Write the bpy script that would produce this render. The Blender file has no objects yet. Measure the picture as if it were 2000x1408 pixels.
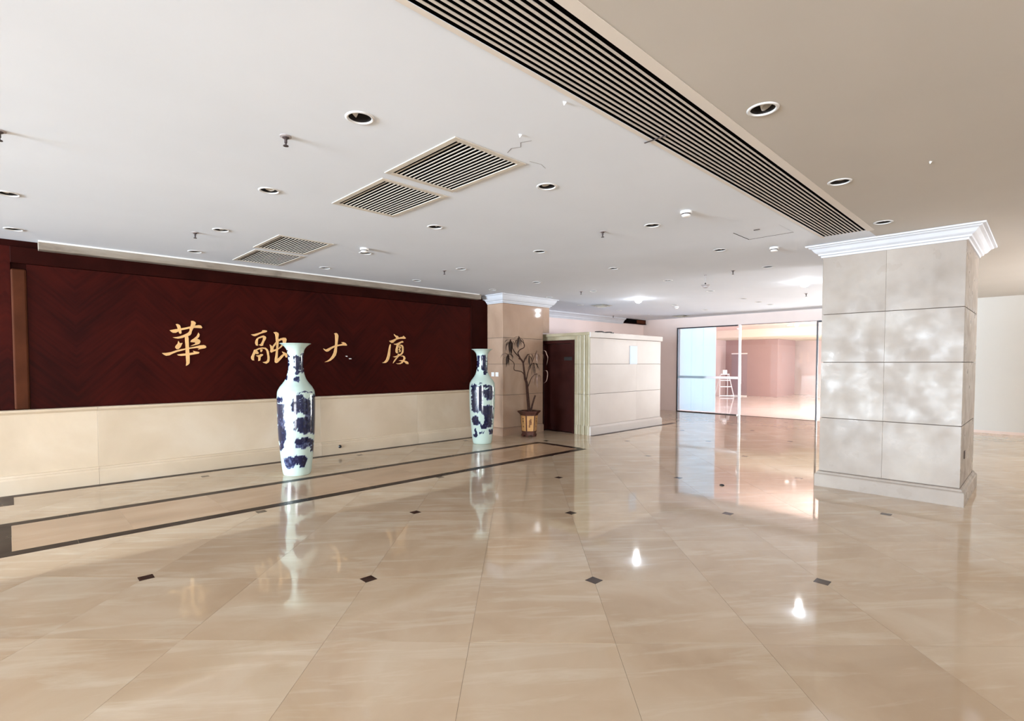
import bpy, bmesh, math, random
import numpy as np
from mathutils import Vector, Matrix
random.seed(7); rng = np.random.default_rng(11)
S = bpy.context.scene
COL = S.collection
PI = math.pi

# ------------------------------------------------------------------ camera
EYE = 1.53
AZ = math.radians(45.85); PITCH = math.radians(1.92)
fwd_h = Vector((math.cos(AZ), math.sin(AZ), 0)); right = Vector((math.sin(AZ), -math.cos(AZ), 0)); zup = Vector((0, 0, 1))
fwd = fwd_h*math.cos(PITCH) - zup*math.sin(PITCH); cup = fwd_h*math.sin(PITCH) + zup*math.cos(PITCH)
cd = bpy.data.cameras.new('camera'); cam = bpy.data.objects.new('camera', cd); COL.objects.link(cam)
cd.sensor_width = 36.0; cd.lens = 1014*36/2000; cd.shift_y = 0.02; cd.clip_start = 0.05; cd.clip_end = 200
cam.matrix_world = Matrix(((right.x, cup.x, -fwd.x, 0), (right.y, cup.y, -fwd.y, 0), (right.z, cup.z, -fwd.z, EYE), (0, 0, 0, 1)))
S.camera = cam
# ------------------------------------------------------------------ view, world, daylight
S.view_settings.view_transform = 'Standard'; S.view_settings.look = 'None'
S.view_settings.exposure = 0.80; S.view_settings.gamma = 1.0; S.view_settings.use_curve_mapping = False
S.cycles.use_denoising = True
S.cycles.max_bounces = 10; S.cycles.diffuse_bounces = 6; S.cycles.glossy_bounces = 5; S.cycles.transparent_max_bounces = 12
S.cycles.sample_clamp_indirect = 6.0; S.cycles.caustics_reflective = False; S.cycles.caustics_refractive = False
W = bpy.data.worlds.new('world'); S.world = W; W.use_nodes = True
W.node_tree.nodes['Background'].inputs[0].default_value = (0.80, 0.90, 1.0, 1); W.node_tree.nodes['Background'].inputs[1].default_value = 1.0

def area(name, loc, aim, sx, sy, power, color):
    l = bpy.data.lights.new(name, 'AREA'); l.shape = 'RECTANGLE'; l.size = sx; l.size_y = sy; l.energy = power; l.color = color
    o = bpy.data.objects.new(name, l); COL.objects.link(o); o.location = loc
    o.rotation_euler = Vector(aim).to_track_quat('-Z', 'Y').to_euler()
    return o
DAY = (0.75, 0.88, 1.0)
# daylight standing in the glazed entrance on the near side (out of frame, left) and in the far side window (out of frame, right)
for k, y in enumerate((2.5, 4.7, 6.9)):
    area('entrance_daylight', (-14.25, y, 1.1), (1, 0, 0.21), 1.95, 2.1, 1250, DAY)
area('side_daylight', (11.5, -7.2, 1.1), (0.0, 1, 0.75), 4.2, 1.5, 430, (0.95, 0.97, 1.0)).data.spread = math.radians(78)
area('near_side_fill', (-5.0, -7.2, 1.5), (0.75, 1, 0.2), 4.0, 2.0, 480, (0.95, 0.97, 1.0))  # added fill behind the camera, brightens ceiling, floor and booth front
# the room behind the glass: its own side windows and an added fill
area('back_room_daylight', (20.0, 1.4, 1.5), (0.1, 1, 0), 7.0, 2.4, 380, (0.93, 0.97, 1.0))
area('back_room_fill', (20.5, 4.1, 0.8), (-1, 0.05, 0.5), 2.0, 1.4, 190, (1.0, 0.96, 0.95)).data.spread = math.radians(120)  # added fill in mid-room, shining through the glass into the hall
area('blind_daylight', (16.0, 7.8, 1.4), (-1, 0, 0), 1.0, 2.6, 9, (0.70, 0.88, 1.0))

# ------------------------------------------------------------------ helpers
def tag(o, label=None, cat=None, group=None, kind=None):
    if label: o['label'] = label
    if cat: o['category'] = cat
    if group: o['group'] = group
    if kind: o['kind'] = kind
    return o
def link(o, parent=None):
    COL.objects.link(o)
    if parent is not None: o.parent = parent
    return o
def obj(name, bm, mat, parent=None, smooth=False):
    me = bpy.data.meshes.new(name)
    if smooth:
        for f in bm.faces: f.smooth = True
    bm.normal_update(); bm.to_mesh(me); bm.free()
    if mat: me.materials.append(mat)
    o = bpy.data.objects.new(name, me)
    return link(o, parent)
def empty(name, loc, label=None, cat=None, group=None):
    o = bpy.data.objects.new(name, None); o.location = loc; o.empty_display_size = 0.1
    tag(o, label, cat, group); return link(o)
def box(bm, x0, x1, y0, y1, z0, z1):
    v = [bm.verts.new(p) for p in ((x0,y0,z0),(x1,y0,z0),(x1,y1,z0),(x0,y1,z0),(x0,y0,z1),(x1,y0,z1),(x1,y1,z1),(x0,y1,z1))]
    for f in ((3,2,1,0),(4,5,6,7),(0,1,5,4),(1,2,6,5),(2,3,7,6),(3,0,4,7)): bm.faces.new([v[i] for i in f])
    return v
def bevelled(bm, w, seg=1):
    bmesh.ops.bevel(bm, geom=list(bm.edges), offset=w, segments=seg, affect='EDGES', profile=0.5)
    return bm
def bx(x0, x1, y0, y1, z0, z1, bev=0, seg=1):
    bm = bmesh.new(); box(bm, x0, x1, y0, y1, z0, z1)
    if bev: bevelled(bm, bev, seg)
    return bm
def prism(pts, z0, z1):
    bm = bmesh.new(); n = len(pts)
    a = [bm.verts.new((x, y, z0)) for x, y in pts]; b = [bm.verts.new((x, y, z1)) for x, y in pts]
    bm.faces.new(b); bm.faces.new(a[::-1])
    for i in range(n): bm.faces.new((a[i], a[(i+1) % n], b[(i+1) % n], b[i]))
    bmesh.ops.recalc_face_normals(bm, faces=bm.faces[:])
    return bm
def lathe(bm, prof, n=24, c=(0, 0, 0), cap0=True, cap1=True):
    rows = []
    for r, z in prof:
        rows.append([bm.verts.new((c[0]+r*math.cos(2*PI*k/n), c[1]+r*math.sin(2*PI*k/n), c[2]+z)) for k in range(n)])
    for a, b in zip(rows, rows[1:]):
        for k in range(n): bm.faces.new((a[k], a[(k+1) % n], b[(k+1) % n], b[k]))
    if cap0: bm.faces.new(rows[0][::-1])
    if cap1: bm.faces.new(rows[-1])
    return bm
def tube(bm, pts, radii, n=8):
    pts = [Vector(p) for p in pts]; rows = []
    for i, p in enumerate(pts):
        t = (pts[min(i+1, len(pts)-1)] - pts[max(i-1, 0)]).normalized()
        u = t.cross(Vector((0.31, 0.92, 0.2))).normalized(); w = t.cross(u)
        r = radii[i] if hasattr(radii, '__len__') else radii
        rows.append([bm.verts.new(p + u*r*math.cos(2*PI*k/n) + w*r*math.sin(2*PI*k/n)) for k in range(n)])
    for a, b in zip(rows, rows[1:]):
        for k in range(n): bm.faces.new((a[k], a[(k+1) % n], b[(k+1) % n], b[k]))
    bm.faces.new(rows[0][::-1]); bm.faces.new(rows[-1])
    return bm
def smooth_path(P, sub=4):
    P = [Vector(p) for p in P]; out = []
    for i in range(len(P)-1):
        p0, p1, p2, p3 = P[max(i-1, 0)], P[i], P[i+1], P[min(i+2, len(P)-1)]
        for s in range(sub):
            t = s/sub
            out.append(0.5*((2*p1)+(p2-p0)*t+(2*p0-5*p1+4*p2-p3)*t*t+(3*p1-p0-3*p2+p3)*t**3))
    out.append(P[-1]); return out
def ring_sweep(rect, prof, grow=(1, 1, 1, 1)):
    """profile points (outset, z) carried round a rectangle with mitred corners; grow says which of x0,x1,y0,y1 step out"""
    x0, x1, y0, y1 = rect; bm = bmesh.new(); rows = []
    for d, z in prof:
        a, b, c, e = x0-d*grow[0], x1+d*grow[1], y0-d*grow[2], y1+d*grow[3]
        rows.append([bm.verts.new(p) for p in ((a,c,z),(b,c,z),(b,e,z),(a,e,z))])
    for r, s in zip(rows, rows[1:]):
        for k in range(4): bm.faces.new((r[k], r[(k+1) % 4], s[(k+1) % 4], s[k]))
    bm.faces.new(rows[0][::-1]); bm.faces.new(rows[-1])
    bmesh.ops.recalc_face_normals(bm, faces=bm.faces[:])
    return bm
def clip_poly(poly, ax, lim, keep_less):
    out = []
    for i in range(len(poly)):
        p, q = poly[i], poly[(i+1) % len(poly)]
        ip = (p[ax] <= lim) == keep_less; iq = (q[ax] <= lim) == keep_less
        if ip: out.append(p)
        if ip != iq:
            t = (lim-p[ax])/(q[ax]-p[ax]); out.append((p[0]+(q[0]-p[0])*t, p[1]+(q[1]-p[1])*t))
    return out
def sheet(name, outer, holes, z, mat, flip=False, up=(0, 0, 1)):
    """flat sheet with holes, filled from 2D curves"""
    cu = bpy.data.curves.new(name, 'CURVE'); cu.dimensions = '2D'; cu.fill_mode = 'BOTH'
    for poly in [outer]+holes:
        sp = cu.splines.new('POLY'); sp.points.add(len(poly)-1); sp.use_cyclic_u = True
        for p, c in zip(sp.points, poly): p.co = (c[0], c[1], 0, 1)
    t = bpy.data.objects.new(name+'_tmp', cu)
    me = bpy.data.meshes.new_from_object(t)
    bpy.data.objects.remove(t); bpy.data.curves.remove(cu)
    bm = bmesh.new(); bm.from_mesh(me); bpy.data.meshes.remove(me)
    bmesh.ops.remove_doubles(bm, verts=bm.verts[:], dist=1e-5)
    for v in bm.verts: v.co.z = z
    bm.normal_update()
    for f in bm.faces:
        if f.normal.z > 0: f.normal_flip()
    return obj(name, bm, mat)
def circ(x, y, r, n=24): return [(x+r*math.cos(2*PI*k/n), y+r*math.sin(2*PI*k/n)) for k in range(n)]

# ------------------------------------------------------------------ materials
def new_mat(name):
    m = bpy.data.materials.new(name); m.use_nodes = True
    nt = m.node_tree; return m, nt, nt.nodes, nt.links, nt.nodes['Principled BSDF']
def plain(name, col, rough=0.5, spec=0.5, metal=0.0, var=0.0, scale=6.0, bump=0.0):
    m, nt, N, L, P = new_mat(name)
    P.inputs['Base Color'].default_value = (*col, 1); P.inputs['Roughness'].default_value = rough
    P.inputs['Specular IOR Level'].default_value = spec; P.inputs['Metallic'].default_value = metal
    if var or bump:
        tc = N.new('ShaderNodeTexCoord'); no = N.new('ShaderNodeTexNoise'); no.inputs['Scale'].default_value = scale; no.inputs['Detail'].default_value = 5
        L.new(tc.outputs['Object'], no.inputs['Vector'])
        if var:
            r = N.new('ShaderNodeValToRGB'); r.color_ramp.elements[0].position = 0.3; r.color_ramp.elements[1].position = 0.7
            r.color_ramp.elements[0].color = (*[c*(1-var) for c in col], 1); r.color_ramp.elements[1].color = (*[min(1, c*(1+var)) for c in col], 1)
            L.new(no.outputs['Fac'], r.inputs['Fac']); L.new(r.outputs['Color'], P.inputs['Base Color'])
        if bump:
            b = N.new('ShaderNodeBump'); b.inputs['Strength'].default_value = bump; b.inputs['Distance'].default_value = 0.01
            L.new(no.outputs['Fac'], b.inputs['Height']); L.new(b.outputs['Normal'], P.inputs['Normal'])
    return m
def marble(name, dark, mid, light, scale=1.2, rough=0.1, rvar=0.1, stretch=(1, 1, 1), rand=True, vein=None, spec=0.5, bump=0.0, streak=None, dist=0.5, rscale=2.3):
    m, nt, N, L, P = new_mat(name)
    tc = N.new('ShaderNodeTexCoord'); geo = N.new('ShaderNodeNewGeometry'); mp = N.new('ShaderNodeMapping')
    mp.inputs['Scale'].default_value = stretch
    if rand:
        oi = N.new('ShaderNodeObjectInfo'); mu = N.new('ShaderNodeVectorMath'); mu.operation = 'SCALE'
        cb = N.new('ShaderNodeCombineXYZ')
        for i, k in enumerate((37.0, 91.0, 53.0)):
            q = N.new('ShaderNodeMath'); q.operation = 'MULTIPLY'; q.inputs[1].default_value = k
            L.new(oi.outputs['Random'], q.inputs[0]); L.new(q.outputs[0], cb.inputs[i])
        ad = N.new('ShaderNodeVectorMath'); ad.operation = 'ADD'
        L.new(geo.outputs['Position'], ad.inputs[0]); L.new(cb.outputs[0], ad.inputs[1]); L.new(ad.outputs[0], mp.inputs['Vector'])
    else: L.new(geo.outputs['Position'], mp.inputs['Vector'])
    n1 = N.new('ShaderNodeTexNoise'); n1.inputs['Scale'].default_value = scale; n1.inputs['Detail'].default_value = 7; n1.inputs['Roughness'].default_value = 0.55; n1.inputs['Distortion'].default_value = dist
    L.new(mp.outputs['Vector'], n1.inputs['Vector'])
    r = N.new('ShaderNodeValToRGB'); e = r.color_ramp.elements
    e[0].position = 0.28; e[0].color = (*dark, 1); e[1].position = 0.72; e[1].color = (*light, 1)
    x = e.new(0.5); x.color = (*mid, 1)
    L.new(n1.outputs['Fac'], r.inputs['Fac']); colo = r.outputs['Color']
    if vein:
        n2 = N.new('ShaderNodeTexNoise'); n2.inputs['Scale'].default_value = scale*1.7; n2.inputs['Detail'].default_value = 4; n2.inputs['Distortion'].default_value = 1.6
        L.new(mp.outputs['Vector'], n2.inputs['Vector'])
        vr = N.new('ShaderNodeValToRGB'); ve = vr.color_ramp.elements
        ve[0].position = 0.485; ve[0].color = (0, 0, 0, 1); ve[1].position = 0.515; ve[1].color = (0, 0, 0, 1)
        c = ve.new(0.5); c.color = (1, 1, 1, 1)
        L.new(n2.outputs['Fac'], vr.inputs['Fac'])
        mx = N.new('ShaderNodeMix'); mx.data_type = 'RGBA'
        sc = N.new('ShaderNodeMath'); sc.operation = 'MULTIPLY'; sc.inputs[1].default_value = vein[1]
        L.new(vr.outputs['Color'], sc.inputs[0]); L.new(sc.outputs[0], mx.inputs['Factor'])
        L.new(colo, mx.inputs['A']); mx.inputs['B'].default_value = (*vein[0], 1); colo = mx.outputs['Result']
    if streak:      # soft pale wisps lying across the slabs
        m3 = N.new('ShaderNodeMapping'); m3.vector_type = 'TEXTURE'; m3.inputs['Rotation'].default_value = (0, 0, math.radians(-38)); m3.inputs['Scale'].default_value = (1.0, 0.16, 1)
        L.new(mp.outputs['Vector'], m3.inputs['Vector'])
        n5 = N.new('ShaderNodeTexNoise'); n5.inputs['Scale'].default_value = 0.8; n5.inputs['Detail'].default_value = 6; n5.inputs['Roughness'].default_value = 0.6; n5.inputs['Distortion'].default_value = 0.6
        L.new(m3.outputs['Vector'], n5.inputs['Vector'])
        s5 = N.new('ShaderNodeMapRange'); s5.inputs['From Min'].default_value = 0.52; s5.inputs['From Max'].default_value = 0.74; s5.inputs['To Max'].default_value = streak[1]
        L.new(n5.outputs['Fac'], s5.inputs['Value'])
        x5 = N.new('ShaderNodeMix'); x5.data_type = 'RGBA'; L.new(s5.outputs[0], x5.inputs['Factor']); L.new(colo, x5.inputs['A']); x5.inputs['B'].default_value = (*streak[0], 1); colo = x5.outputs['Result']
    if rand:
        hv = N.new('ShaderNodeHueSaturation'); mr = N.new('ShaderNodeMapRange'); mr.inputs['To Min'].default_value = 0.96; mr.inputs['To Max'].default_value = 1.03
        L.new(oi.outputs['Random'], mr.inputs['Value']); L.new(mr.outputs[0], hv.inputs['Value']); L.new(colo, hv.inputs['Color']); colo = hv.outputs['Color']
    L.new(colo, P.inputs['Base Color'])
    n3 = N.new('ShaderNodeTexNoise'); n3.inputs['Scale'].default_value = rscale; n3.inputs['Detail'].default_value = 6
    L.new(geo.outputs['Position'], n3.inputs['Vector'])
    rr = N.new('ShaderNodeMapRange'); rr.inputs['From Min'].default_value = 0.3; rr.inputs['From Max'].default_value = 0.7
    rr.inputs['To Min'].default_value = rough; rr.inputs['To Max'].default_value = rough+rvar
    L.new(n3.outputs['Fac'], rr.inputs['Value']); L.new(rr.outputs[0], P.inputs['Roughness'])
    P.inputs['Specular IOR Level'].default_value = spec
    if bump:
        n4 = N.new('ShaderNodeTexNoise'); n4.inputs['Scale'].default_value = 14; n4.inputs['Detail'].default_value = 3
        L.new(geo.outputs['Position'], n4.inputs['Vector'])
        b = N.new('ShaderNodeBump'); b.inputs['Strength'].default_value = bump; b.inputs['Distance'].default_value = 0.004
        L.new(n4.outputs['Fac'], b.inputs['Height']); L.new(b.outputs['Normal'], P.inputs['Normal'])
    return m
def emit(name, col, k):
    m, nt, N, L, P = new_mat(name)
    P.inputs['Base Color'].default_value = (*col, 1); P.inputs['Emission Color'].default_value = (*col, 1); P.inputs['Emission Strength'].default_value = k
    return m
M = {}
M['ceiling'] = plain('ceiling_paint', (0.755, 0.805, 0.885), 0.75, 0.3, var=0.025, scale=0.9)
M['ceilcream_shaded'] = plain('cream_ceiling_shaded', (0.53, 0.50, 0.46), 0.75, 0.3, var=0.03, scale=0.9)
M['plaster'] = plain('white_plaster', (0.57, 0.58, 0.62), 0.55, 0.4, var=0.03, scale=5)
M['wallpaint'] = plain('wall_paint_pink_cast', (0.80, 0.69, 0.655), 0.7, 0.3, var=0.03, scale=1.2)  # pink light from the room behind the glass put into the colour
M['whitewall'] = plain('white_wall_paint', (0.69, 0.70, 0.69), 0.7, 0.3, var=0.02, scale=1.0)
M['pinkwall'] = plain('peach_wall_paint', (0.74, 0.57, 0.52), 0.6, 0.3, var=0.06, scale=1.1)
M['palepink'] = plain('pale_peach_paint', (0.82, 0.68, 0.64), 0.6, 0.3, var=0.04, scale=1.1)
M['rosewall'] = plain('rose_wall_paint', (0.46, 0.305, 0.29), 0.6, 0.3, var=0.03, scale=1.1)
M['cream'] = plain('cream_paint', (0.86, 0.80, 0.68), 0.7, 0.3)
M['floor'] = marble('floor_marble', (0.53, 0.385, 0.255), (0.60, 0.455, 0.315), (0.67, 0.54, 0.40), 0.9, 0.03, 0.05, stretch=(1.5, 1.5, 1), spec=0.85, streak=((0.78, 0.69, 0.55), 0.55))
M['grout'] = plain('floor_grout', (0.22, 0.16, 0.12), 0.8)
M['inset'] = marble('dark_inset_stone', (0.035, 0.020, 0.014), (0.055, 0.030, 0.022), (0.09, 0.055, 0.04), 14, 0.08, 0.08)
M['bstrip'] = marble('border_stone', (0.018, 0.009, 0.0065), (0.03, 0.015, 0.011), (0.045, 0.026, 0.02), 6, 0.25, 0.1, spec=0.06)
M['bfill'] = marble('border_fill_marble', (0.44, 0.29, 0.18), (0.52, 0.34, 0.21), (0.60, 0.42, 0.28), 1.1, 0.08, 0.1, stretch=(0.5, 1.5, 1))
M['wains'] = marble('wainscot_marble', (0.53, 0.42, 0.30), (0.60, 0.485, 0.355), (0.66, 0.56, 0.44), 0.9, 0.28, 0.2)
M['p2'] = marble('brown_beige_marble', (0.33, 0.215, 0.15), (0.41, 0.275, 0.195), (0.48, 0.34, 0.25), 1.1, 0.07, 0.05)
M['pil'] = marble('grey_beige_marble', (0.26, 0.215, 0.18), (0.315, 0.265, 0.225), (0.37, 0.32, 0.275), 1.3, 0.22, 0.32, bump=0.05, spec=0.2, dist=0.15, rscale=5.0)
M['booth'] = marble('pale_booth_marble', (0.55, 0.50, 0.47), (0.59, 0.54, 0.51), (0.63, 0.585, 0.555), 0.9, 0.36, 0.10, spec=0.12, dist=0.15)
M['fluted'] = marble('yellow_shaded_marble', (0.28, 0.235, 0.15), (0.35, 0.30, 0.20), (0.43, 0.375, 0.275), 1.4, 0.25, 0.15)  # yellow-grey marble with the booth door side's shade put into the colour
M['joint'] = plain('dark_joint', (0.10, 0.075, 0.06), 0.9)
M['trim'] = marble('stained_trim_plaster', (0.13, 0.095, 0.07), (0.27, 0.225, 0.18), (0.34, 0.30, 0.25), 2.4, 0.6, 0.1, stretch=(0.7, 1, 3), rand=False)
M['metal'] = plain('vent_aluminium', (0.62, 0.57, 0.50), 0.45, 0.5, var=0.08, scale=9)
M['slat'] = plain('vent_slat_metal', (0.60, 0.55, 0.50), 0.6, 0.2)
M['duct'] = plain('duct_black', (0.004, 0.003, 0.003), 0.95, 0.02)
M['can'] = plain('downlight_can_dark', (0.03, 0.026, 0.026), 0.5, 0.3)
M['cup'] = plain('downlight_cup_metal', (0.72, 0.70, 0.67), 0.35, 0.6)
M['white'] = plain('white_enamel', (0.82, 0.81, 0.79), 0.35, 0.5)
M['ringwhite'] = plain('downlight_ring', (0.66, 0.655, 0.65), 0.5, 0.3)
M['flange'] = plain('slot_flange', (0.72, 0.67, 0.62), 0.6, 0.2)
M['black'] = plain('black_plastic', (0.015, 0.013, 0.013), 0.4, 0.5)
M['bronze'] = plain('sprinkler_bronze', (0.05, 0.035, 0.035), 0.4, 0.5)
M['grey'] = plain('grey_plastic', (0.40, 0.36, 0.36), 0.4, 0.5)
M['gold'] = plain('brushed_gold', (0.80, 0.47, 0.20), 0.40, 0.5, metal=0.15, var=0.12, scale=7)
M['frame'] = plain('dark_window_frame', (0.02, 0.015, 0.02), 0.3, 0.5)
M['steel'] = plain('bright_mullion', (0.85, 0.83, 0.82), 0.25, 0.6)
M['doorwood'] = plain('dark_door_wood', (0.030, 0.006, 0.0045), 0.45, 0.15, var=0.25, scale=3)
M['soil'] = plain('dry_soil', (0.03, 0.02, 0.015), 0.95, 0.1, var=0.5, scale=40, bump=0.8)
M['bark'] = plain('plant_bark', (0.05, 0.022, 0.015), 0.8, 0.2, var=0.4, scale=30, bump=0.5)
M['leaf'] = plain('dried_leaf', (0.045, 0.023, 0.014), 0.6, 0.3, var=0.35, scale=12)
M['leafpale'] = plain('pale_dried_leaf', (0.26, 0.16, 0.12), 0.6, 0.3, var=0.3, scale=12)
M['potbrown'] = plain('brown_pot_glaze', (0.085, 0.03, 0.022), 0.25, 0.6, var=0.25, scale=9)
M['potgold'] = plain('ochre_pot_panel', (0.56, 0.30, 0.115), 0.35, 0.5, var=0.14, scale=10)
M['potink'] = plain('pot_ink', (0.03, 0.012, 0.008), 0.5)
M['pottan'] = plain('pot_tan_print', (0.22, 0.09, 0.035), 0.5, var=0.4, scale=60)
M['lamp'] = emit('lamp_glow', (0.86, 0.94, 1.0), 16.0)
M['smalllamp'] = emit('small_lamp_glow', (1.0, 0.96, 0.9), 6.0)

def wood_mat():
    m, nt, N, L, P = new_mat('dark_red_veneer')
    geo = N.new('ShaderNodeNewGeometry'); sp = N.new('ShaderNodeSeparateXYZ'); L.new(geo.outputs['Position'], sp.inputs[0])
    def math_(op, a, b=None):
        q = N.new('ShaderNodeMath'); q.operation = op
        for i, v in enumerate((a, b)):
            if v is None: continue
            if isinstance(v, (int, float)): q.inputs[i].default_value = v
            else: L.new(v, q.inputs[i])
        return q.outputs[0]
    u = math_('PINGPONG', math_('MULTIPLY', sp.outputs['X'], 1.0), 0.62)     # chevron: mirrored leaves of veneer 0.62 m wide
    d = math_('ADD', math_('MULTIPLY', u, 1.0), sp.outputs['Z'])
    c = math_('SUBTRACT', math_('MULTIPLY', u, 1.0), sp.outputs['Z'])
    cb = N.new('ShaderNodeCombineXYZ'); L.new(math_('MULTIPLY', d, 16.0), cb.inputs[0]); L.new(math_('MULTIPLY', c, 1.1), cb.inputs[1])
    n = N.new('ShaderNodeTexNoise'); n.inputs['Scale'].default_value = 1.0; n.inputs['Detail'].default_value = 6; L.new(cb.outputs[0], n.inputs['Vector'])
    n2 = N.new('ShaderNodeTexNoise'); n2.inputs['Scale'].default_value = 0.9; n2.inputs['Detail'].default_value = 3; L.new(geo.outputs['Position'], n2.inputs['Vector'])
    s = math_('ADD', math_('MULTIPLY', n.outputs['Fac'], 0.45), math_('MULTIPLY', n2.outputs['Fac'], 0.55))
    r = N.new('ShaderNodeValToRGB'); e = r.color_ramp.elements
    e[0].position = 0.36; e[0].color = (0.018, 0.0022, 0.0016, 1); e[1].position = 0.70; e[1].color = (0.054, 0.0055, 0.0030, 1)
    L.new(s, r.inputs['Fac']); L.new(r.outputs['Color'], P.inputs['Base Color'])
    P.inputs['Roughness'].default_value = 0.5; P.inputs['Specular IOR Level'].default_value = 0.06
    return m
M['veneer'] = wood_mat()
M['stile'] = plain('lit_brown_stile', (0.065, 0.018, 0.007), 0.65, 0.08, var=0.2, scale=4)  # lighter than the rail wood: the lit recess edge is put into colour
M['rail'] = plain('dark_wood_rail', (0.020, 0.003, 0.002), 0.6, 0.04, var=0.25, scale=4)
def glass_mat(name, tint, haze=0.0):
    m, nt, N, L, P = new_mat(name); N.remove(P); out = N['Material Output']
    tr = N.new('ShaderNodeBsdfTransparent'); tr.inputs[0].default_value = (*tint, 1)
    gl = N.new('ShaderNodeBsdfGlossy'); gl.inputs['Roughness'].default_value = 0.02
    fr = N.new('ShaderNodeFresnel'); fr.inputs['IOR'].default_value = 1.5
    mx = N.new('ShaderNodeMixShader'); L.new(fr.outputs[0], mx.inputs[0]); L.new(tr.outputs[0], mx.inputs[1]); L.new(gl.outputs[0], mx.inputs[2])
    res = mx.outputs[0]
    if haze:
        df = N.new('ShaderNodeBsdfTranslucent'); df.inputs[0].default_value = (0.9, 0.92, 0.92, 1)
        m2 = N.new('ShaderNodeMixShader'); m2.inputs[0].default_value = haze; L.new(res, m2.inputs[1]); L.new(df.outputs[0], m2.inputs[2]); res = m2.outputs[0]
    L.new(res, out.inputs['Surface']); return m
M['glass'] = glass_mat('clear_glass', (0.97, 0.98, 0.98))
M['glassblue'] = glass_mat('bluish_glass', (0.90, 0.92, 0.97))
M['frost'] = glass_mat('frosted_band', (0.85, 0.86, 0.86), 0.6)
def blind_mat():
    m, nt, N, L, P = new_mat('white_blind'); N.remove(P); out = N['Material Output']
    a = N.new('ShaderNodeBsdfDiffuse'); a.inputs[0].default_value = (0.85, 0.90, 0.93, 1)
    b = N.new('ShaderNodeBsdfTranslucent'); b.inputs[0].default_value = (0.80, 0.92, 0.97, 1)
    mx = N.new('ShaderNodeMixShader'); mx.inputs[0].default_value = 0.55
    L.new(a.outputs[0], mx.inputs[1]); L.new(b.outputs[0], mx.inputs[2]); L.new(mx.outputs[0], out.inputs['Surface']); return m
M['blind'] = blind_mat()
def vase_mat():
    m, nt, N, L, P = new_mat('blue_and_white_porcelain')
    at = N.new('ShaderNodeAttribute'); at.attribute_name = 'ink'
    tc = N.new('ShaderNodeTexCoord'); n = N.new('ShaderNodeTexNoise'); n.inputs['Scale'].default_value = 24; n.inputs['Detail'].default_value = 6; n.inputs['Roughness'].default_value = 0.65
    L.new(tc.outputs['Object'], n.inputs['Vector'])
    mr = N.new('ShaderNodeMapRange'); mr.inputs['From Min'].default_value = 0.32; mr.inputs['From Max'].default_value = 0.68; mr.inputs['To Min'].default_value = 0.5; mr.inputs['To Max'].default_value = 1.5
    L.new(n.outputs['Fac'], mr.inputs['Value'])
    mu = N.new('ShaderNodeMath'); mu.operation = 'MULTIPLY'; L.new(at.outputs['Fac'], mu.inputs[0]); L.new(mr.outputs[0], mu.inputs[1])
    r = N.new('ShaderNodeValToRGB'); e = r.color_ramp.elements
    e[0].position = 0.04; e[0].color = (0.50, 0.62, 0.56, 1); e[1].position = 0.95; e[1].color = (0.007, 0.009, 0.035, 1)
    q = e.new(0.32); q.color = (0.13, 0.16, 0.27, 1); q = e.new(0.55); q.color = (0.022, 0.026, 0.075, 1)
    L.new(mu.outputs[0], r.inputs['Fac']); L.new(r.outputs['Color'], P.inputs['Base Color'])
    P.inputs['Roughness'].default_value = 0.09; P.inputs['Specular IOR Level'].default_value = 0.6
    return m
M['vase'] = vase_mat()

# ------------------------------------------------------------------ setting: floor
CZ = 2.98                       # ceiling height
XN, XF, YR, YL = -14.0, 15.45, -7.0, 9.54
floor = obj('floor', bx(XN, XF, YR, YL, -0.30, -0.004), M['grout']); tag(floor, kind='structure')
T0 = Vector((2.937, 2.194)); TA = Vector((0.5655, -0.5655)); TB = Vector((0.586, 0.586))   # half a diamond spacing = one tile
INS = 0.064; GAP = 0.0008
def seen(p):
    v = Vector(p) - Vector((0, 0, EYE)); d = v.dot(fwd)
    if d < 0.6: return None
    x = 1000 + 1014*v.dot(right)/d; y = 744 - 1014*v.dot(cup)/d
    return (x, y, d)
ua, ub = TA.normalized(), TB.normalized()
tiles = []
for i in range(-34, 35):
    for j in range(-34, 35):
        c = T0 + TA*i + TB*j
        la, lb = TA.length/2-GAP, TB.length/2-GAP
        cen = c + TA*0.5 + TB*0.5
        if not (XN-0.6 < cen.x < XF+0.6 and YR-0.6 < cen.y < YL+0.6): continue
        # which corner of this tile meets a dark inset
        sa = -1 if i % 2 == 0 else 1; sb = -1 if j % 2 == 0 else 1
        poly = []
        for pa, pb in ((-1, -1), (1, -1), (1, 1), (-1, 1)):
            if (pa, pb) == (sa, sb):
                e1 = (pa*(la-INS), pb*lb); e2 = (pa*la, pb*(lb-INS))
                poly += [e1, e2] if pa*pb < 0 else [e2, e1]
                if pa*pb < 0: pass
            else: poly.append((pa*la, pb*lb))
        tiles.append((cen, poly, (sa, sb)))
def order(poly):
    a = sorted(poly, key=lambda p: math.atan2(p[1], p[0])); return a
shared = {}; rest = bmesh.new(); cand = []
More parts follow.
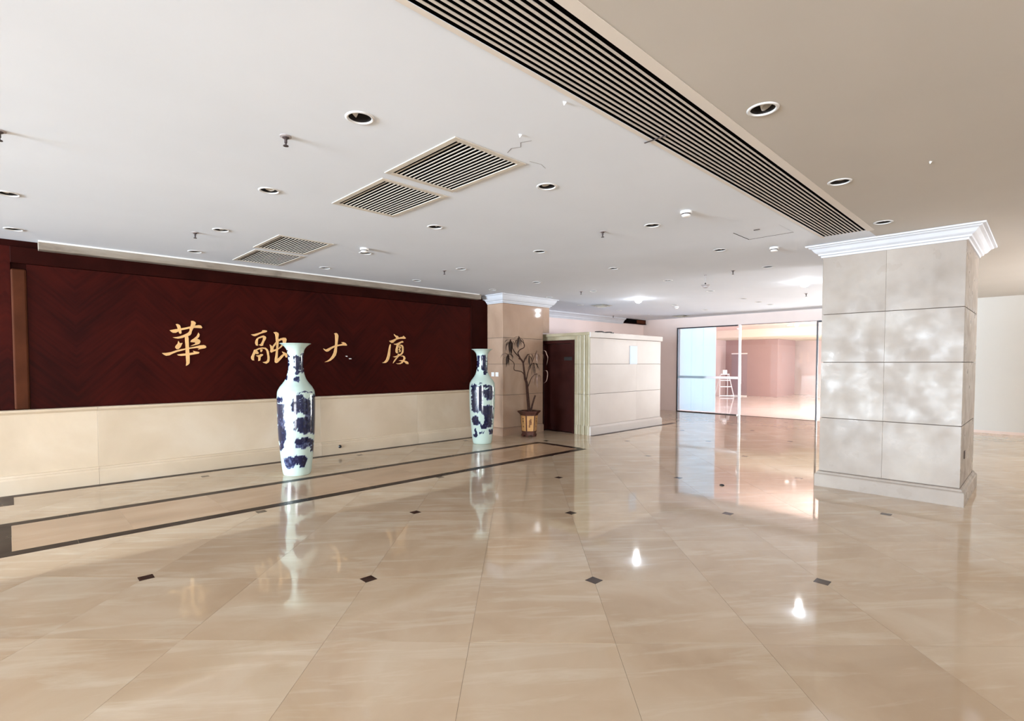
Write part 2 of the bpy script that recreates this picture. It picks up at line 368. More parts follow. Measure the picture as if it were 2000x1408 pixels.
for cen, poly, key in tiles:
    poly = order(poly)
    w = [(cen.x+ua.x*a+ub.x*b, cen.y+ua.y*a+ub.y*b) for a, b in poly]
    xs = [p[0] for p in w]; ys = [p[1] for p in w]
    inside = min(xs) > XN and max(xs) < XF-0.01 and min(ys) > YR and max(ys) < YL-0.01
    if not inside:
        for ax, lim, less in ((0, XN, False), (0, XF-0.01, True), (1, YR, False), (1, YL-0.01, True)):
            w = clip_poly(w, ax, lim, less)
            if len(w) < 3: break
        if len(w) < 3: continue
    s = seen((cen.x, cen.y, 0)); vis = s is not None and -250 < s[0] < 2250 and s[1] < 1750
    if vis and cen.y > 8.45 and cen.x < 8.9: vis = False
    cand.append((s[2] if vis else 1e9, vis, inside, cen, poly, w, key))
cand.sort(key=lambda t: t[0])
n_part = 0
def wallow(k, z): return z
for d, vis, inside, cen, poly, w, key in cand:
    if vis and n_part < 290:
        dz = random.uniform(-0.0002, 0.0002)
        if inside:
            if key not in shared:
                o = obj('floor_tile', prism([(ua.x*a+ub.x*b, ua.y*a+ub.y*b) for a, b in poly], -0.02, 0.0), M['floor'], floor); shared[key] = o.data
            else: o = link(bpy.data.objects.new('floor_tile', shared[key]), floor)
            o.location = (cen.x, cen.y, dz)
        else:
            o = obj('floor_tile', prism(w, -0.02, 0.0), M['floor'], floor)
        n_part += 1
    else:
        t = prism(w, -0.02, 0.0); me = bpy.data.meshes.new('t'); t.to_mesh(me); t.free(); rest.from_mesh(me); bpy.data.meshes.remove(me)
tag(obj('floor_tiling', rest, M['floor'], floor), kind='stuff')
ins_me = None
for i in range(-24, 26, 2):
    for j in range(-24, 26, 2):
        c = T0 + TA*i + TB*j
        if not (XN+0.1 < c.x < XF-0.2 and YR+0.1 < c.y < YL-0.2): continue
        s = seen((c.x, c.y, 0))
        if s is None or not (-100 < s[0] < 2100 and s[1] < 1500): continue
        if 5.69 < c.y < 7.0 and c.x < 7.5: continue
        if ins_me is None:
            q = INS*math.sqrt(2)-GAP*2; o = obj('floor_inset', prism([(-q/2, -q/2), (q/2, -q/2), (q/2, q/2), (-q/2, q/2)], -0.02, 0.0), M['inset'], floor); ins_me = o.data
        else: o = link(bpy.data.objects.new('floor_inset', ins_me), floor)
        o.location = (c.x, c.y, 0.0)
# stone border laid along the wooden wall
def strip(x0, x1, y0, y1, mat, name, z=0.0012): return obj(name, bx(x0, x1, y0, y1, -0.006, z), mat, floor)
for k in range(6):
    x0 = -1.0+k*1.4; x1 = min(x0+1.4, 7.43)
    strip(x0+0.001, x1-0.001, 6.765, 6.895, M['bstrip'], 'border_strip'); strip(x0+0.001, x1-0.001, 5.70, 5.83, M['bstrip'], 'border_strip')
strip(7.30, 7.43, 5.832, 6.763, M['bstrip'], 'border_strip'); strip(-0.30, -0.012, 5.832, 6.763, M['bstrip'], 'border_strip')
for k in range(9):
    x0 = -0.010+k*0.812; strip(x0+0.001, min(x0+0.811, 7.298), 5.832, 6.763, M['bfill'], 'border_slab')
for k in range(7):
    x0 = -1.6+k*1.3; strip(x0+0.001, min(x0+1.299, 7.40), 8.20, 8.325, M['bstrip'], 'border_strip')
strip(-0.6, 0.014, 7.76, 8.198, M['bstrip'], 'border_strip')
strip(8.80, 12.3, 6.60, 6.712, M['bstrip'], 'border_strip')

# ------------------------------------------------------------------ setting: ceiling with its openings
lights = []   # x, y, lit, label
ordn = ['nearest', 'second', 'third', 'fourth', 'fifth', 'sixth', 'seventh', 'eighth', 'ninth']
RA = [(1.526,2.86,0),(3.202,2.889,0),(4.888,2.921,0),(6.556,2.944,0),(8.213,2.95,0),(10.15,3.02,1)]
RB = [(1.607,4.577,0),(3.289,4.558,0),(4.972,4.608,0),(6.66,4.632,0),(8.316,4.658,0),(10.127,4.735,0),(11.804,4.762,0),(12.70,4.763,0),(13.47,4.778,0)]
RC = [(0.034,6.214,0),(1.697,6.281,0),(3.402,6.263,0),(5.019,6.285,0),(6.801,6.368,0),(8.449,6.363,0),(10.171,6.411,1),(11.87,6.461,0),(13.536,6.465,0)]
RD = [(0.081,7.80,0),(1.776,7.72,0),(3.485,7.655,0),(5.155,7.69,0),(6.869,7.62,0),(8.514,7.60,0),(10.22,8.10,0),(11.98,8.163,0),(13.642,8.194,0)]
RR = [(3.123,1.164,0),(4.799,1.188,0),(6.483,1.207,0)]
for row, name in ((RA, 'first row left of the long slot grille'), (RB, 'second row left of the long slot grille'), (RC, 'third row left of the long slot grille'), (RD, 'row running beside the wooden wall'), (RR, 'row right of the long slot grille')):
    for k, (x, y, lit) in enumerate(row):
        lights.append((x, y, lit, ('glowing bluish-white downlight, %s along the %s' if lit else 'unlit recessed downlight, %s along the %s') % (ordn[k], name)))
HR = 0.066
vents = [(2.115, 2.695, 2.70, 3.50, 'square return-air grille nearest the camera'), (2.165, 2.735, 3.68, 4.50, 'square return-air grille just beyond the nearest one, sharing its frame edge'),
         (2.255, 2.835, 6.09, 6.88, 'far return-air grille, the one further from the wooden wall'), (2.315, 2.885, 7.06, 7.92, 'far return-air grille right beside the wooden wall')]
SLX0, SLX1, SLY0, SLY1 = -3.2, 6.73, 1.405, 1.815
holes = [circ(x, y, HR+0.004) for x, y, l, t in lights]
holes += [[(a, c), (b, c), (b, d), (a, d)] for a, b, c, d, t in vents]
holes += [[(SLX0, SLY0), (SLX1, SLY0), (SLX1, SLY1), (SLX0, SLY1)]]
HX0, HX1, HY0, HY1 = 5.82, 6.265, 1.985, 2.47
holes += [[(HX0, HY0), (HX1, HY0), (HX1, HY1), (HX0, HY1)]]
# the slot grille divides a cool white ceiling from a cream one, darkened in colour for its shade
yy = lambda h: sum(p[1] for p in h)/len(h)
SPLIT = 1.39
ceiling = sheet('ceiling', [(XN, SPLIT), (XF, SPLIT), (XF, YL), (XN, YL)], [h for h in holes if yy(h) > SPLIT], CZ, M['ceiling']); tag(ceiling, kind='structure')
ceil_r = sheet('ceiling', [(XN, YR), (XF, YR), (XF, SPLIT), (XN, SPLIT)], [h for h in holes if yy(h) < SPLIT], CZ, M['ceilcream_shaded']); tag(ceil_r, kind='structure')
# plaster cracks
def crack(P, w, name='crack'):
    bm = bmesh.new(); n = len(P); L_, R_ = [], []
    for i, p in enumerate(P):
        t = Vector(P[min(i+1, n-1)]) - Vector(P[max(i-1, 0)]); t.normalize(); q = Vector((-t.y, t.x))*w*(0.4+0.6*random.random())
        L_.append(bm.verts.new((p[0]+q.x, p[1]+q.y, CZ-0.0012))); R_.append(bm.verts.new((p[0]-q.x, p[1]-q.y, CZ-0.0012)))
    for i in range(n-1): bm.faces.new((L_[i], L_[i+1], R_[i+1], R_[i]))
    obj(name, bm, M['joint'], ceiling)
crack([(2.50, 2.62), (2.47, 2.55), (2.50, 2.49), (2.45, 2.44), (2.48, 2.37)], 0.0035)
crack([(2.72, 2.62), (2.82, 2.60), (2.90, 2.63)], 0.002)
crack([(1.2+0.4*k, 1.345+0.004*math.sin(k*2.1)) for k in range(15)], 0.0018)

# ------------------------------------------------------------------ setting: walls
# wooden wall on the left (its foot is a marble wainscot)
WY = 8.45
wl = obj('wall_left', bx(XN, 7.45, WY+0.03, WY+0.35, 0, CZ), M['rail']); tag(wl, kind='structure')
for a, b in ((0.185, 6.985),):
    obj('veneer_panel', bx(a, b, WY, WY+0.03, 0.985, 2.705), M['veneer'], wl)
obj('veneer_panel', bx(XN, 0.045, WY-0.004, WY+0.03, 0.985, 2.90), M['veneer'], wl)
obj('stile', bx(0.047, 0.183, WY-0.022, WY+0.03, 0.985, 2.64, 0.02, 3), M['stile'], wl)
obj('stile', bx(6.988, 7.448, WY-0.02, WY+0.03, 0.985, 2.88, 0.004), M['rail'], wl)
obj('rail', bx(0.047, 6.985, WY-0.02, WY+0.03, 2.71, 2.90, 0.004), M['rail'], wl)
for a, b in ((XN, -9.0), (-9.0, -5.0), (-5.0, -2.1), (-2.1, 0.8), (0.8, 3.7), (3.7, 5.6), (5.6, 7.45)):
    obj('wainscot_panel', bx(a+0.0003, b-0.0003, 8.37, WY+0.03, 0.20, 0.935, 0.002), M['wains'], wl)
    bm = bmesh.new()    # cap with a rounded nose
    pr = [(WY+0.03, 0.935), (8.362, 0.935), (8.352, 0.945), (8.348, 0.952), (8.338, 0.958), (8.336, 0.975), (8.345, 0.985), (WY+0.03, 0.985)]
    A = [bm.verts.new((a+0.001, y, z)) for y, z in pr]; B = [bm.verts.new((b-0.001, y, z)) for y, z in pr]
    for k in range(len(pr)): bm.faces.new((A[k], B[k], B[(k+1) % len(pr)], A[(k+1) % len(pr)]))
    bm.faces.new(A[::-1]); bm.faces.new(B); obj('wainscot_cap', bm, M['wains'], wl)
    bm = bmesh.new()
    pr = [(WY+0.03, 0.0), (8.328, 0.0), (8.328, 0.17), (8.336, 0.19), (8.352, 0.20), (8.355, 0.218), (8.37, 0.226), (WY+0.03, 0.226)]
    A = [bm.verts.new((a+0.001, y, z)) for y, z in pr]; B = [bm.verts.new((b-0.001, y, z)) for y, z in pr]
    for k in range(len(pr)): bm.faces.new((A[k], B[k], B[(k+1) % len(pr)], A[(k+1) % len(pr)]))
    bm.faces.new(A[::-1]); bm.faces.new(B); obj('skirting_slab', bm, M['wains'], wl)
t1 = obj('trim_1', bx(0.29, 7.16, 8.30, WY+0.02, 2.875, CZ-0.001, 0.004), M['trim']); tag(t1, kind='structure')
obj('lip', bx(0.29, 7.10, 8.285, 8.30, 2.962, CZ-0.001), M['white'], t1)
# wall behind the booth, end wall with the glazed opening, walls out of frame
wb = obj('wall_recess', bx(7.45, XF, YL, YL+0.25, 0, CZ), M['palepink']); tag(wb, kind='structure')
GY0, GY1, GZ = 3.2, 8.30, 2.672
for (a, b, c, d, m) in ((GY1, YL+0.25, 0, CZ, 'wallpaint'), (GY0, GY1, GZ, CZ, 'wallpaint'), (YR-0.25, GY0, 0, CZ, 'whitewall')):
    pass
we = sheet('wall_end', [(0, YR), (0, YL), (CZ, YL), (CZ, YR)], [[(0.0, GY0), (GZ, GY0), (GZ, GY1), (0.0, GY1)]], 0, M['wallpaint'])
bpy.data.objects.remove(we)
bm = bmesh.new(); box(bm, XF, XF+0.2, GY1, YL, 0, CZ); box(bm, XF, XF+0.2, GY0, GY1, GZ, CZ)
we = obj('wall_end', bm, M['wallpaint']); tag(we, kind='structure')
wr = obj('wall_end', bx(XF-0.02, XF+0.2, YR, GY0, 0, CZ), M['whitewall']); tag(wr, kind='structure'); 
obj('skirting', bx(XF-0.03, XF-0.02, YR, GY0, 0, 0.06), M['wallpaint'], wr)
ws = []
bm = bmesh.new()
for a, b, c, d in ((XN-0.3, -7.1, 0, CZ), (-7.1, -2.9, 0, 0.4), (-7.1, -2.9, 2.6, CZ), (-2.9, 9.3, 0, CZ), (9.3, 13.7, 0, 0.25), (9.3, 13.7, 2.0, CZ), (13.7, XF, 0, CZ)):
    box(bm, a, b, YR-0.2, YR, c, d)
tag(obj('wall_right', bm, M['whitewall']), kind='structure')
bm = bmesh.new()
for a, b, c, d in ((YR, 1.4, 0, CZ), (1.4, 8.0, 2.78, CZ), (8.0, WY+0.3, 0, CZ)): box(bm, XN-0.2, XN, a, b, c, d)
for y in (1.4, 3.55, 5.75, 7.92): box(bm, XN-0.12, XN-0.04, y, y+0.08, 0, 2.78)
box(bm, XN-0.12, XN-0.04, 1.48, 7.92, 1.05, 1.13)
tag(obj('wall_near', bm, M['whitewall']), kind='structure')
# plaster crown on the recess wall
bm = bmesh.new(); pr = [(YL, 2.80), (YL-0.02, 2.80), (YL-0.03, 2.83), (YL-0.05, 2.845), (YL-0.055, 2.87), (YL-0.10, 2.92), (YL-0.13, 2.94), (YL-0.15, 2.945), (YL-0.15, CZ-0.001), (YL, CZ-0.001)]
A = [bm.verts.new((8.95, y, z)) for y, z in pr]; B = [bm.verts.new((14.2, y, z)) for y, z in pr]
for k in range(len(pr)): bm.faces.new((A[k], B[k], B[(k+1) % len(pr)], A[(k+1) % len(pr)]))
bm.faces.new(A[::-1]); bm.faces.new(B); bmesh.ops.recalc_face_normals(bm, faces=bm.faces[:])
tag(obj('trim_2', bm, M['plaster']), kind='structure')

# ------------------------------------------------------------------ glazed opening in the end wall
gw = obj('window_1', bx(XF-0.02, XF+0.03, 6.36, GY1, GZ-0.035, GZ-0.001), M['frame']); tag(gw, kind='structure')
obj('frame_post', bx(XF-0.02, XF+0.03, GY1-0.032, GY1-0.001, 0, GZ-0.037), M['frame'], gw)
obj('bottom_rail', bx(XF-0.02, XF+0.03, 6.36, GY1-0.034, 0.0, 0.022), M['frame'], gw)
obj('mullion', bx(XF-0.04, XF+0.04, 6.275, 6.325, 0.0, GZ-0.001), M['steel'], gw)
obj('pane', bx(XF, XF+0.012, 6.34, GY1-0.034, 0.024, GZ-0.037), M['glassblue'], gw)
obj('safety_band', bx(XF-0.004, XF-0.0005, 6.34, GY1-0.034, 1.07, 1.145), M['frost'], gw)
g2 = obj('window_2', bx(XF-0.01, XF+0.02, 4.29, 6.27, GZ-0.014, GZ-0.001), M['frame']); tag(g2, kind='structure')
obj('track', bx(XF-0.01, XF+0.02, 4.29, 6.27, 0.0, 0.006), M['rail'], g2)
obj('frame_post', bx(XF-0.02, XF+0.03, 4.245, 4.285, 0, GZ-0.001), M['frame'], g2)
obj('pane', bx(XF, XF+0.012, 4.29, 6.27, 0.007, GZ-0.016), M['glass'], g2)
g3 = obj('window_3', bx(XF-0.02, XF+0.03, GY0, 4.24, GZ-0.05, GZ-0.001), M['frame']); tag(g3, kind='structure')
obj('pane', bx(XF, XF+0.012, GY0+0.01, 4.24, 0.007, GZ-0.052), M['glass'], g3)

# ------------------------------------------------------------------ the room behind the glass
M['palefloor'] = marble('pale_floor_marble', (0.82, 0.77, 0.70), (0.86, 0.81, 0.75), (0.90, 0.86, 0.81), 0.9, 0.04, 0.06, rand=False)
f2 = obj('floor', bx(XF, 29.0, 0.9, 11.2, -0.30, 0.0), M['palefloor']); tag(f2, kind='structure')
c2 = obj('ceiling', bx(XF+0.2, 22.6, 0.9, 11.2, CZ, CZ+0.1), M['pinkwall']); tag(c2, kind='structure')
c3 = obj('ceiling', bx(22.6, 29.0, 0.9, 11.2, 2.66, 2.76), M['cream']); tag(c3, kind='structure')
tag(obj('trim_3', bx(22.6, 22.75, 0.9, 11.2, 2.76, CZ+0.1), M['cream']), kind='structure')
tag(obj('wall_far', bx(28.4, 28.6, 0.9, 11.2, 0, 2.66), M['pinkwall']), kind='structure')
tag(obj('wall_far', bx(XF+0.2, 28.4, 11.0, 11.2, 0, CZ), M['pinkwall']), kind='structure')
bm = bmesh.new(); box(bm, XF+0.2, 28.4, 0.7, 0.9, 0, 0.3); box(bm, XF+0.2, 28.4, 0.7, 0.9, 2.7, CZ)
tag(obj('wall_far', bm, M['pinkwall']), kind='structure')
blk = obj('wall_block', bx(25.3, 27.65, 8.6, 10.995, 0, 2.658), M['rosewall']); tag(blk, kind='structure')
bl = empty('white_blind', (15.75, 7.72, 0), 'tall white blind of three strips glowing blue-white behind the left glass pane', 'blind')
for k in range(3):
    obj('blind_strip', bx(0, 0.012, -0.56+0.40*k+0.002, -0.56+0.40*(k+1)-0.002, 0.02, 2.78), M['blind'], bl)
obj('blind_rail', bx(-0.02, 0.04, -0.57, 0.65, 2.78, 2.84), M['white'], bl)
# step ladder
ld = empty('step_ladder', (23.75, 10.38, 0), 'white folding step ladder standing in the bright room behind the glass', 'ladder')
dR = right*1.0; 
def LP(s, d, z): return (right.x*s+fwd_h.x*d, right.y*s+fwd_h.y*d, z)
for s in (-1, 1):
    bm = bmesh.new(); tube(bm, [LP(s*0.33, -0.30, 0.0), LP(s*0.20, -0.02, 1.02)], 0.022, 6); obj('rail', bm, M['white'], ld)
    bm = bmesh.new(); tube(bm, [LP(s*0.30, 0.36, 0.0), LP(s*0.17, 0.03, 1.0)], 0.02, 6); obj('rear_leg', bm, M['white'], ld)
for k, z in enumerate((0.06, 0.47, 0.76)):
    t = z/1.02; s = 0.33-0.13*t; d = -0.30+0.28*t
    bm = bmesh.new(); c = LP(0, d, z)
    box(bm, -s, s, -0.05, 0.05, -0.02, 0.02)
    bmesh.ops.transform(bm, verts=bm.verts[:], matrix=Matrix.Translation(c) @ Matrix(((right.x, fwd_h.x, 0, 0), (right.y, fwd_h.y, 0, 0), (0, 0, 1, 0), (0, 0, 0, 1))))
    obj('tread', bm, M['white'], ld)
bm = bmesh.new(); box(bm, -0.20, 0.20, -0.1, 0.1, 1.02, 1.06)
rot = Matrix(((right.x, fwd_h.x, 0, 0), (right.y, fwd_h.y, 0, 0), (0, 0, 1, 0), (0, 0, 0, 1)))
bmesh.ops.transform(bm, verts=bm.verts[:], matrix=rot); obj('top_cap', bm, M['white'], ld)
bm = bmesh.new(); box(bm, -0.10, 0.10, -0.09, 0.09, 1.062, 1.24); bevelled(bm, 0.012)
bmesh.ops.transform(bm, verts=bm.verts[:], matrix=Matrix.Translation((23.75, 10.38, 0)) @ rot)
tag(obj('paint_tub', bm, M['white']), 'small white tub resting on top of the step ladder', 'tub')
rotb = Matrix(((0, 1, 0, 0), (-1, 0, 0, 0), (0, 0, 1, 0), (0, 0, 0, 1)))
gp = empty('glass_leaf', (24.6, 10.05, 0), 'glass leaf with white top and bottom rails before the rose-coloured block', 'partition')
bm = bmesh.new(); box(bm, -0.36, 0.36, -0.02, 0.02, 0.0, 0.05); bmesh.ops.transform(bm, verts=bm.verts[:], matrix=rotb); obj('bottom_rail', bm, M['white'], gp)
bm = bmesh.new(); box(bm, -0.36, 0.36, -0.02, 0.02, 1.97, 2.02); bmesh.ops.transform(bm, verts=bm.verts[:], matrix=rotb); obj('top_rail', bm, M['white'], gp)
bm = bmesh.new(); box(bm, -0.36, 0.36, -0.005, 0.005, 0.05, 1.97); bmesh.ops.transform(bm, verts=bm.verts[:], matrix=rotb); obj('pane', bm, M['glassblue'], gp)
for k, (x, y, t) in enumerate(((21.2, 6.8, 'small lit round lamp in the ceiling seen through the right glass pane'), (21.6, 8.85, 'small lit round lamp in the ceiling seen through the left glass pane'))):
    r_ = empty('back_room_lamp', (x, y, CZ), t, 'ceiling lamp')
    bm = bmesh.new(); lathe(bm, [(0.10, -0.001), (0.10, -0.012), (0.075, -0.016)], 20); obj('trim_ring', bm, M['white'], r_)
    bm = bmesh.new(); lathe(bm, [(0.074, -0.016), (0.05, -0.022), (0.0005, -0.024)], 20); obj('diffuser', bm, M['smalllamp'], r_)

# ------------------------------------------------------------------ big marble pillar
def slab_face(parent, axis, plane, a0, a1, zs, cuts, mat, depth=0.02, gap=0.0035, flip=1):
    """slabs standing on a face: axis 'x' = plane of constant x"""
    for z0, z1 in zip(zs, zs[1:]):
        cs = [a0]+cuts+[a1]
        for c0, c1 in zip(cs, cs[1:]):
            g0 = 0.0 if c0 == a0 else 0.0004; g1 = 0.0 if c1 == a1 else 0.0004
            lo, hi = plane, plane+depth*flip
            if lo > hi: lo, hi = hi, lo
            if axis == 'x': bm = bx(lo, hi, c0+g0, c1-g1, z0+gap, z1-gap, 0.0014)
            else: bm = bx(c0+g0, c1-g1, lo, hi, z0+gap, z1-gap, 0.0014)
            obj('marble_slab', bm, mat, parent)
PX0, PX1, PY0, PY1 = 7.28, 8.66, 0.62, 1.965
P1 = empty('pillar', ((PX0+PX1)/2, (PY0+PY1)/2, 0), 'large square grey-beige marble pillar with white crown, right of the glass wall', 'pillar')
def at0(o, P): o.matrix_parent_inverse = Matrix.Translation(-P.location); return o
class Frame:
    def __init__(s, P): s.P = P
zs = [0.19, 0.858, 1.545, 2.135, 2.86]
def place(P, first):
    for o in P.children:
        o.location = o.location - P.location if False else o.location
k0 = obj('core', bx(PX0+0.02, PX1-0.02, PY0+0.02, PY1-0.02, 0.0, CZ-0.002), M['joint'], P1)
slab_face(P1, 'x', PX0, PY0, PY1, zs, [1.315], M['pil'])
slab_face(P1, 'y', PY0, PX0+0.022, PX1, zs, [], M['pil'])
slab_face(P1, 'y', PY1, PX0+0.022, PX1, zs, [], M['pil'], flip=-1)
slab_face(P1, 'x', PX1, PY0+0.022, PY1-0.022, zs, [1.3], M['pil'], flip=-1)
crown_prof = [(0.0, 2.835), (0.015, 2.835), (0.02, 2.855), (0.04, 2.862), (0.045, 2.88), (0.06, 2.888), (0.075, 2.90), (0.10, 2.935), (0.125, 2.948), (0.13, 2.957), (0.155, 2.962), (0.16, CZ-0.002), (0.0, CZ-0.002)]
obj('crown_moulding', ring_sweep((PX0, PX1, PY0, PY1), crown_prof), M['plaster'], P1)
obj('base_moulding', ring_sweep((PX0, PX1, PY0, PY1), [(0.0, 0.0), (0.04, 0.0), (0.04, 0.145), (0.036, 0.155), (0.022, 0.165), (0.018, 0.18), (0.004, 0.19), (0.0, 0.19)]), M['pil'], P1)
obj('socket', bx(7.60, 7.68, PY0-0.008, PY0, 0.47, 0.56, 0.003), M['bronze'], P1)

# ------------------------------------------------------------------ marble pillar beside the wooden wall
QX0, QX1, QY0 = 7.45, 8.69, 7.95
P2 = empty('pillar', (8.1, 8.4, 0), 'brown-beige marble pillar with white crown behind the potted plant', 'pillar')
obj('core', bx(QX0+0.02, QX1-0.02, QY0+0.02, 9.53, 0, CZ-0.002), M['joint'], P2)
zs2 = [0.17, 0.865, 1.52, 2.075, 2.80]
slab_face(P2, 'y', QY0, QX0, QX1, zs2, [], M['p2'])
slab_face(P2, 'x', QX0, QY0+0.022, 9.53, zs2, [], M['p2'])
obj('upper_slab', bx(QX1, 8.905, QY0, 9.53, 2.225, 2.80, 0.003), M['p2'], P2)
obj('side_slab', bx(QX1-0.02, QX1, QY0+0.022, 9.53, 0, 2.80), M['p2'], P2)
obj('crown_moulding', ring_sweep((QX0, 8.905, QY0, 9.53), [(d, z-0.035 if z < 2.94 else z) for d, z in crown_prof], (1, 1, 1, 0)), M['plaster'], P2)
obj('base_moulding', ring_sweep((QX0, QX1, QY0, 9.53), [(0.0, 0.0), (0.03, 0.0), (0.03, 0.14), (0.015, 0.16), (0.0, 0.17)], (1, 0, 1, 0)), M['p2'], P2)
for k in (0, 1):
    s = empty('wall_switch', (QX0, 8.13+0.13*k, 1.30), ('small cream switch plate on the brown pillar, the %s of two' % ('right one', 'left one')[k]), 'switch', )
    obj('plate', bx(-0.009, 0, -0.045, 0.045, -0.045, 0.045, 0.003), M['white'], s); obj('rocker', bx(-0.013, -0.009, -0.018, 0.018, -0.025, 0.025, 0.001), M['white'], s)

# ------------------------------------------------------------------ marble booth with the door
BX0, BX1, BY0 = 8.86, 11.74, 6.75
B = empty('booth', (10.3, 7.6, 0), 'low marble-clad booth with dark wooden door beside the potted plant', 'booth')
obj('core', bx(BX0+0.16, BX1-0.02, BY0+0.02, 9.53, 0, 2.19), M['joint'], B)
zb = [0.20, 0.88, 1.52, 2.08]
slab_face(B, 'y', BY0, BX0, BX1, zb, [10.66], M['booth'])
slab_face(B, 'x', BX1, BY0+0.022, 9.53, zb, [], M['booth'], flip=-1)
obj('base_moulding', ring_sweep((BX0, BX1, BY0, BY0+0.02), [(0.0, 0.0), (0.035, 0.0), (0.035, 0.15), (0.02, 0.175), (0.008, 0.195), (0.0, 0.20)], (0.4, 1, 1, 0)), M['booth'], B)
obj('base_moulding', ring_sweep((BX1-0.02, BX1, BY0+0.022, 9.53), [(0.0, 0.0), (0.035, 0.0), (0.035, 0.15), (0.02, 0.175), (0.008, 0.195), (0.0, 0.20)], (0, 1, 0, 0)), M['booth'], B)
obj('cap_slab', bx(BX0-0.03, BX1+0.04, BY0-0.035, BY0+0.0, 2.085, 2.20, 0.006), M['booth'], B)
obj('roof_slab', bx(BX0+0.155, BX1+0.04, BY0+0.001, 9.53, 2.085, 2.20, 0.006), M['booth'], B)
# door side: lintel course, fluted corner, jamb
obj('cap_slab', bx(BX0-0.03, BX0+0.15, BY0+0.002, 9.0, 2.135, 2.20, 0.006), M['fluted'], B)
obj('lintel', bx(BX0, BX0+0.16, 7.17, 8.20, 2.05, 2.135, 0.003), M['fluted'], B)
for z0, z1, out in ((0.0, 0.20, 0.02), (0.20, 0.868, 0), (0.872, 1.518, 0), (1.522, 2.135, 0)):
    bm = bmesh.new()   # one course of the fluted corner
    box(bm, BX0, BX0+0.16, BY0+0.021, 7.168, z0, z1)
    obj('fluted_course', bm, M['fluted'], B)
    bm = bmesh.new()
    for y, w, d in ((6.785, 0.035, 0.022), (6.90, 0.03, 0.03), (7.02, 0.025, 0.018), (7.11, 0.05, 0.012)):
        n = 8
        pr = [(BX0-(d+out)*math.sin(PI*k/n)**0.6, y+w*math.cos(PI*k/n)) for k in range(n+1)]
        a = [bm.verts.new((x, yy, z0)) for x, yy in pr]; b2 = [bm.verts.new((x, yy, z1)) for x, yy in pr]
        for k in range(n): bm.faces.new((a[k], a[k+1], b2[k+1], b2[k]))
        bm.faces.new(a); bm.faces.new(b2[::-1])
    bmesh.ops.recalc_face_normals(bm, faces=bm.faces[:]); obj('flute_rib', bm, M['fluted'], B, smooth=False)
fr = obj('door_frame', bx(BX0-0.012, BX0+0.158, 7.17, 7.235, 0, 2.045, 0.004), M['doorwood'], B)
obj('frame_head', bx(BX0-0.012, BX0+0.158, 7.237, 8.12, 1.975, 2.045, 0.004), M['doorwood'], fr)
obj('frame_jamb', bx(BX0-0.012, BX0+0.158, 8.06, 8.14, 0, 1.973, 0.004), M['doorwood'], fr)
dr = obj('door', bx(BX0+0.10, BX0+0.145, 7.24, 8.055, 0.01, 1.97, 0.003), M['doorwood'], B)
obj('sign_plate', bx(BX0+0.094, BX0+0.10, 7.30, 7.55, 1.60, 1.68, 0.002), M['black'], dr)
obj('threshold', bx(BX0-0.02, BX0+0.158, 7.237, 8.055, 0.0, 0.012), M['bstrip'], B)
nt_ = empty('notice_board', (10.51, BY0-0.0015, 1.73), 'blank pale blue-white notice board hung on the booth front', 'notice')
obj('sheet', bx(-0.15, 0.15, -0.012, 0.0, -0.21, 0.21, 0.002), plain('notice_white', (0.50, 0.59, 0.70), 0.5), nt_)
obj('backing', bx(-0.155, 0.155, -0.002, 0.0015, -0.215, 0.215), M['grey'], nt_)
bm = bmesh.new(); pp = smooth_path([(9.1+0.09*k, 6.80+0.05*math.sin(k*1.9), 2.212+0.012*abs(math.sin(k*2.3))) for k in range(9)], 4); tube(bm, pp, 0.012, 6)
tag(obj('cable', bm, M['black']), 'loose black cable lying on top of the marble booth', 'cable')

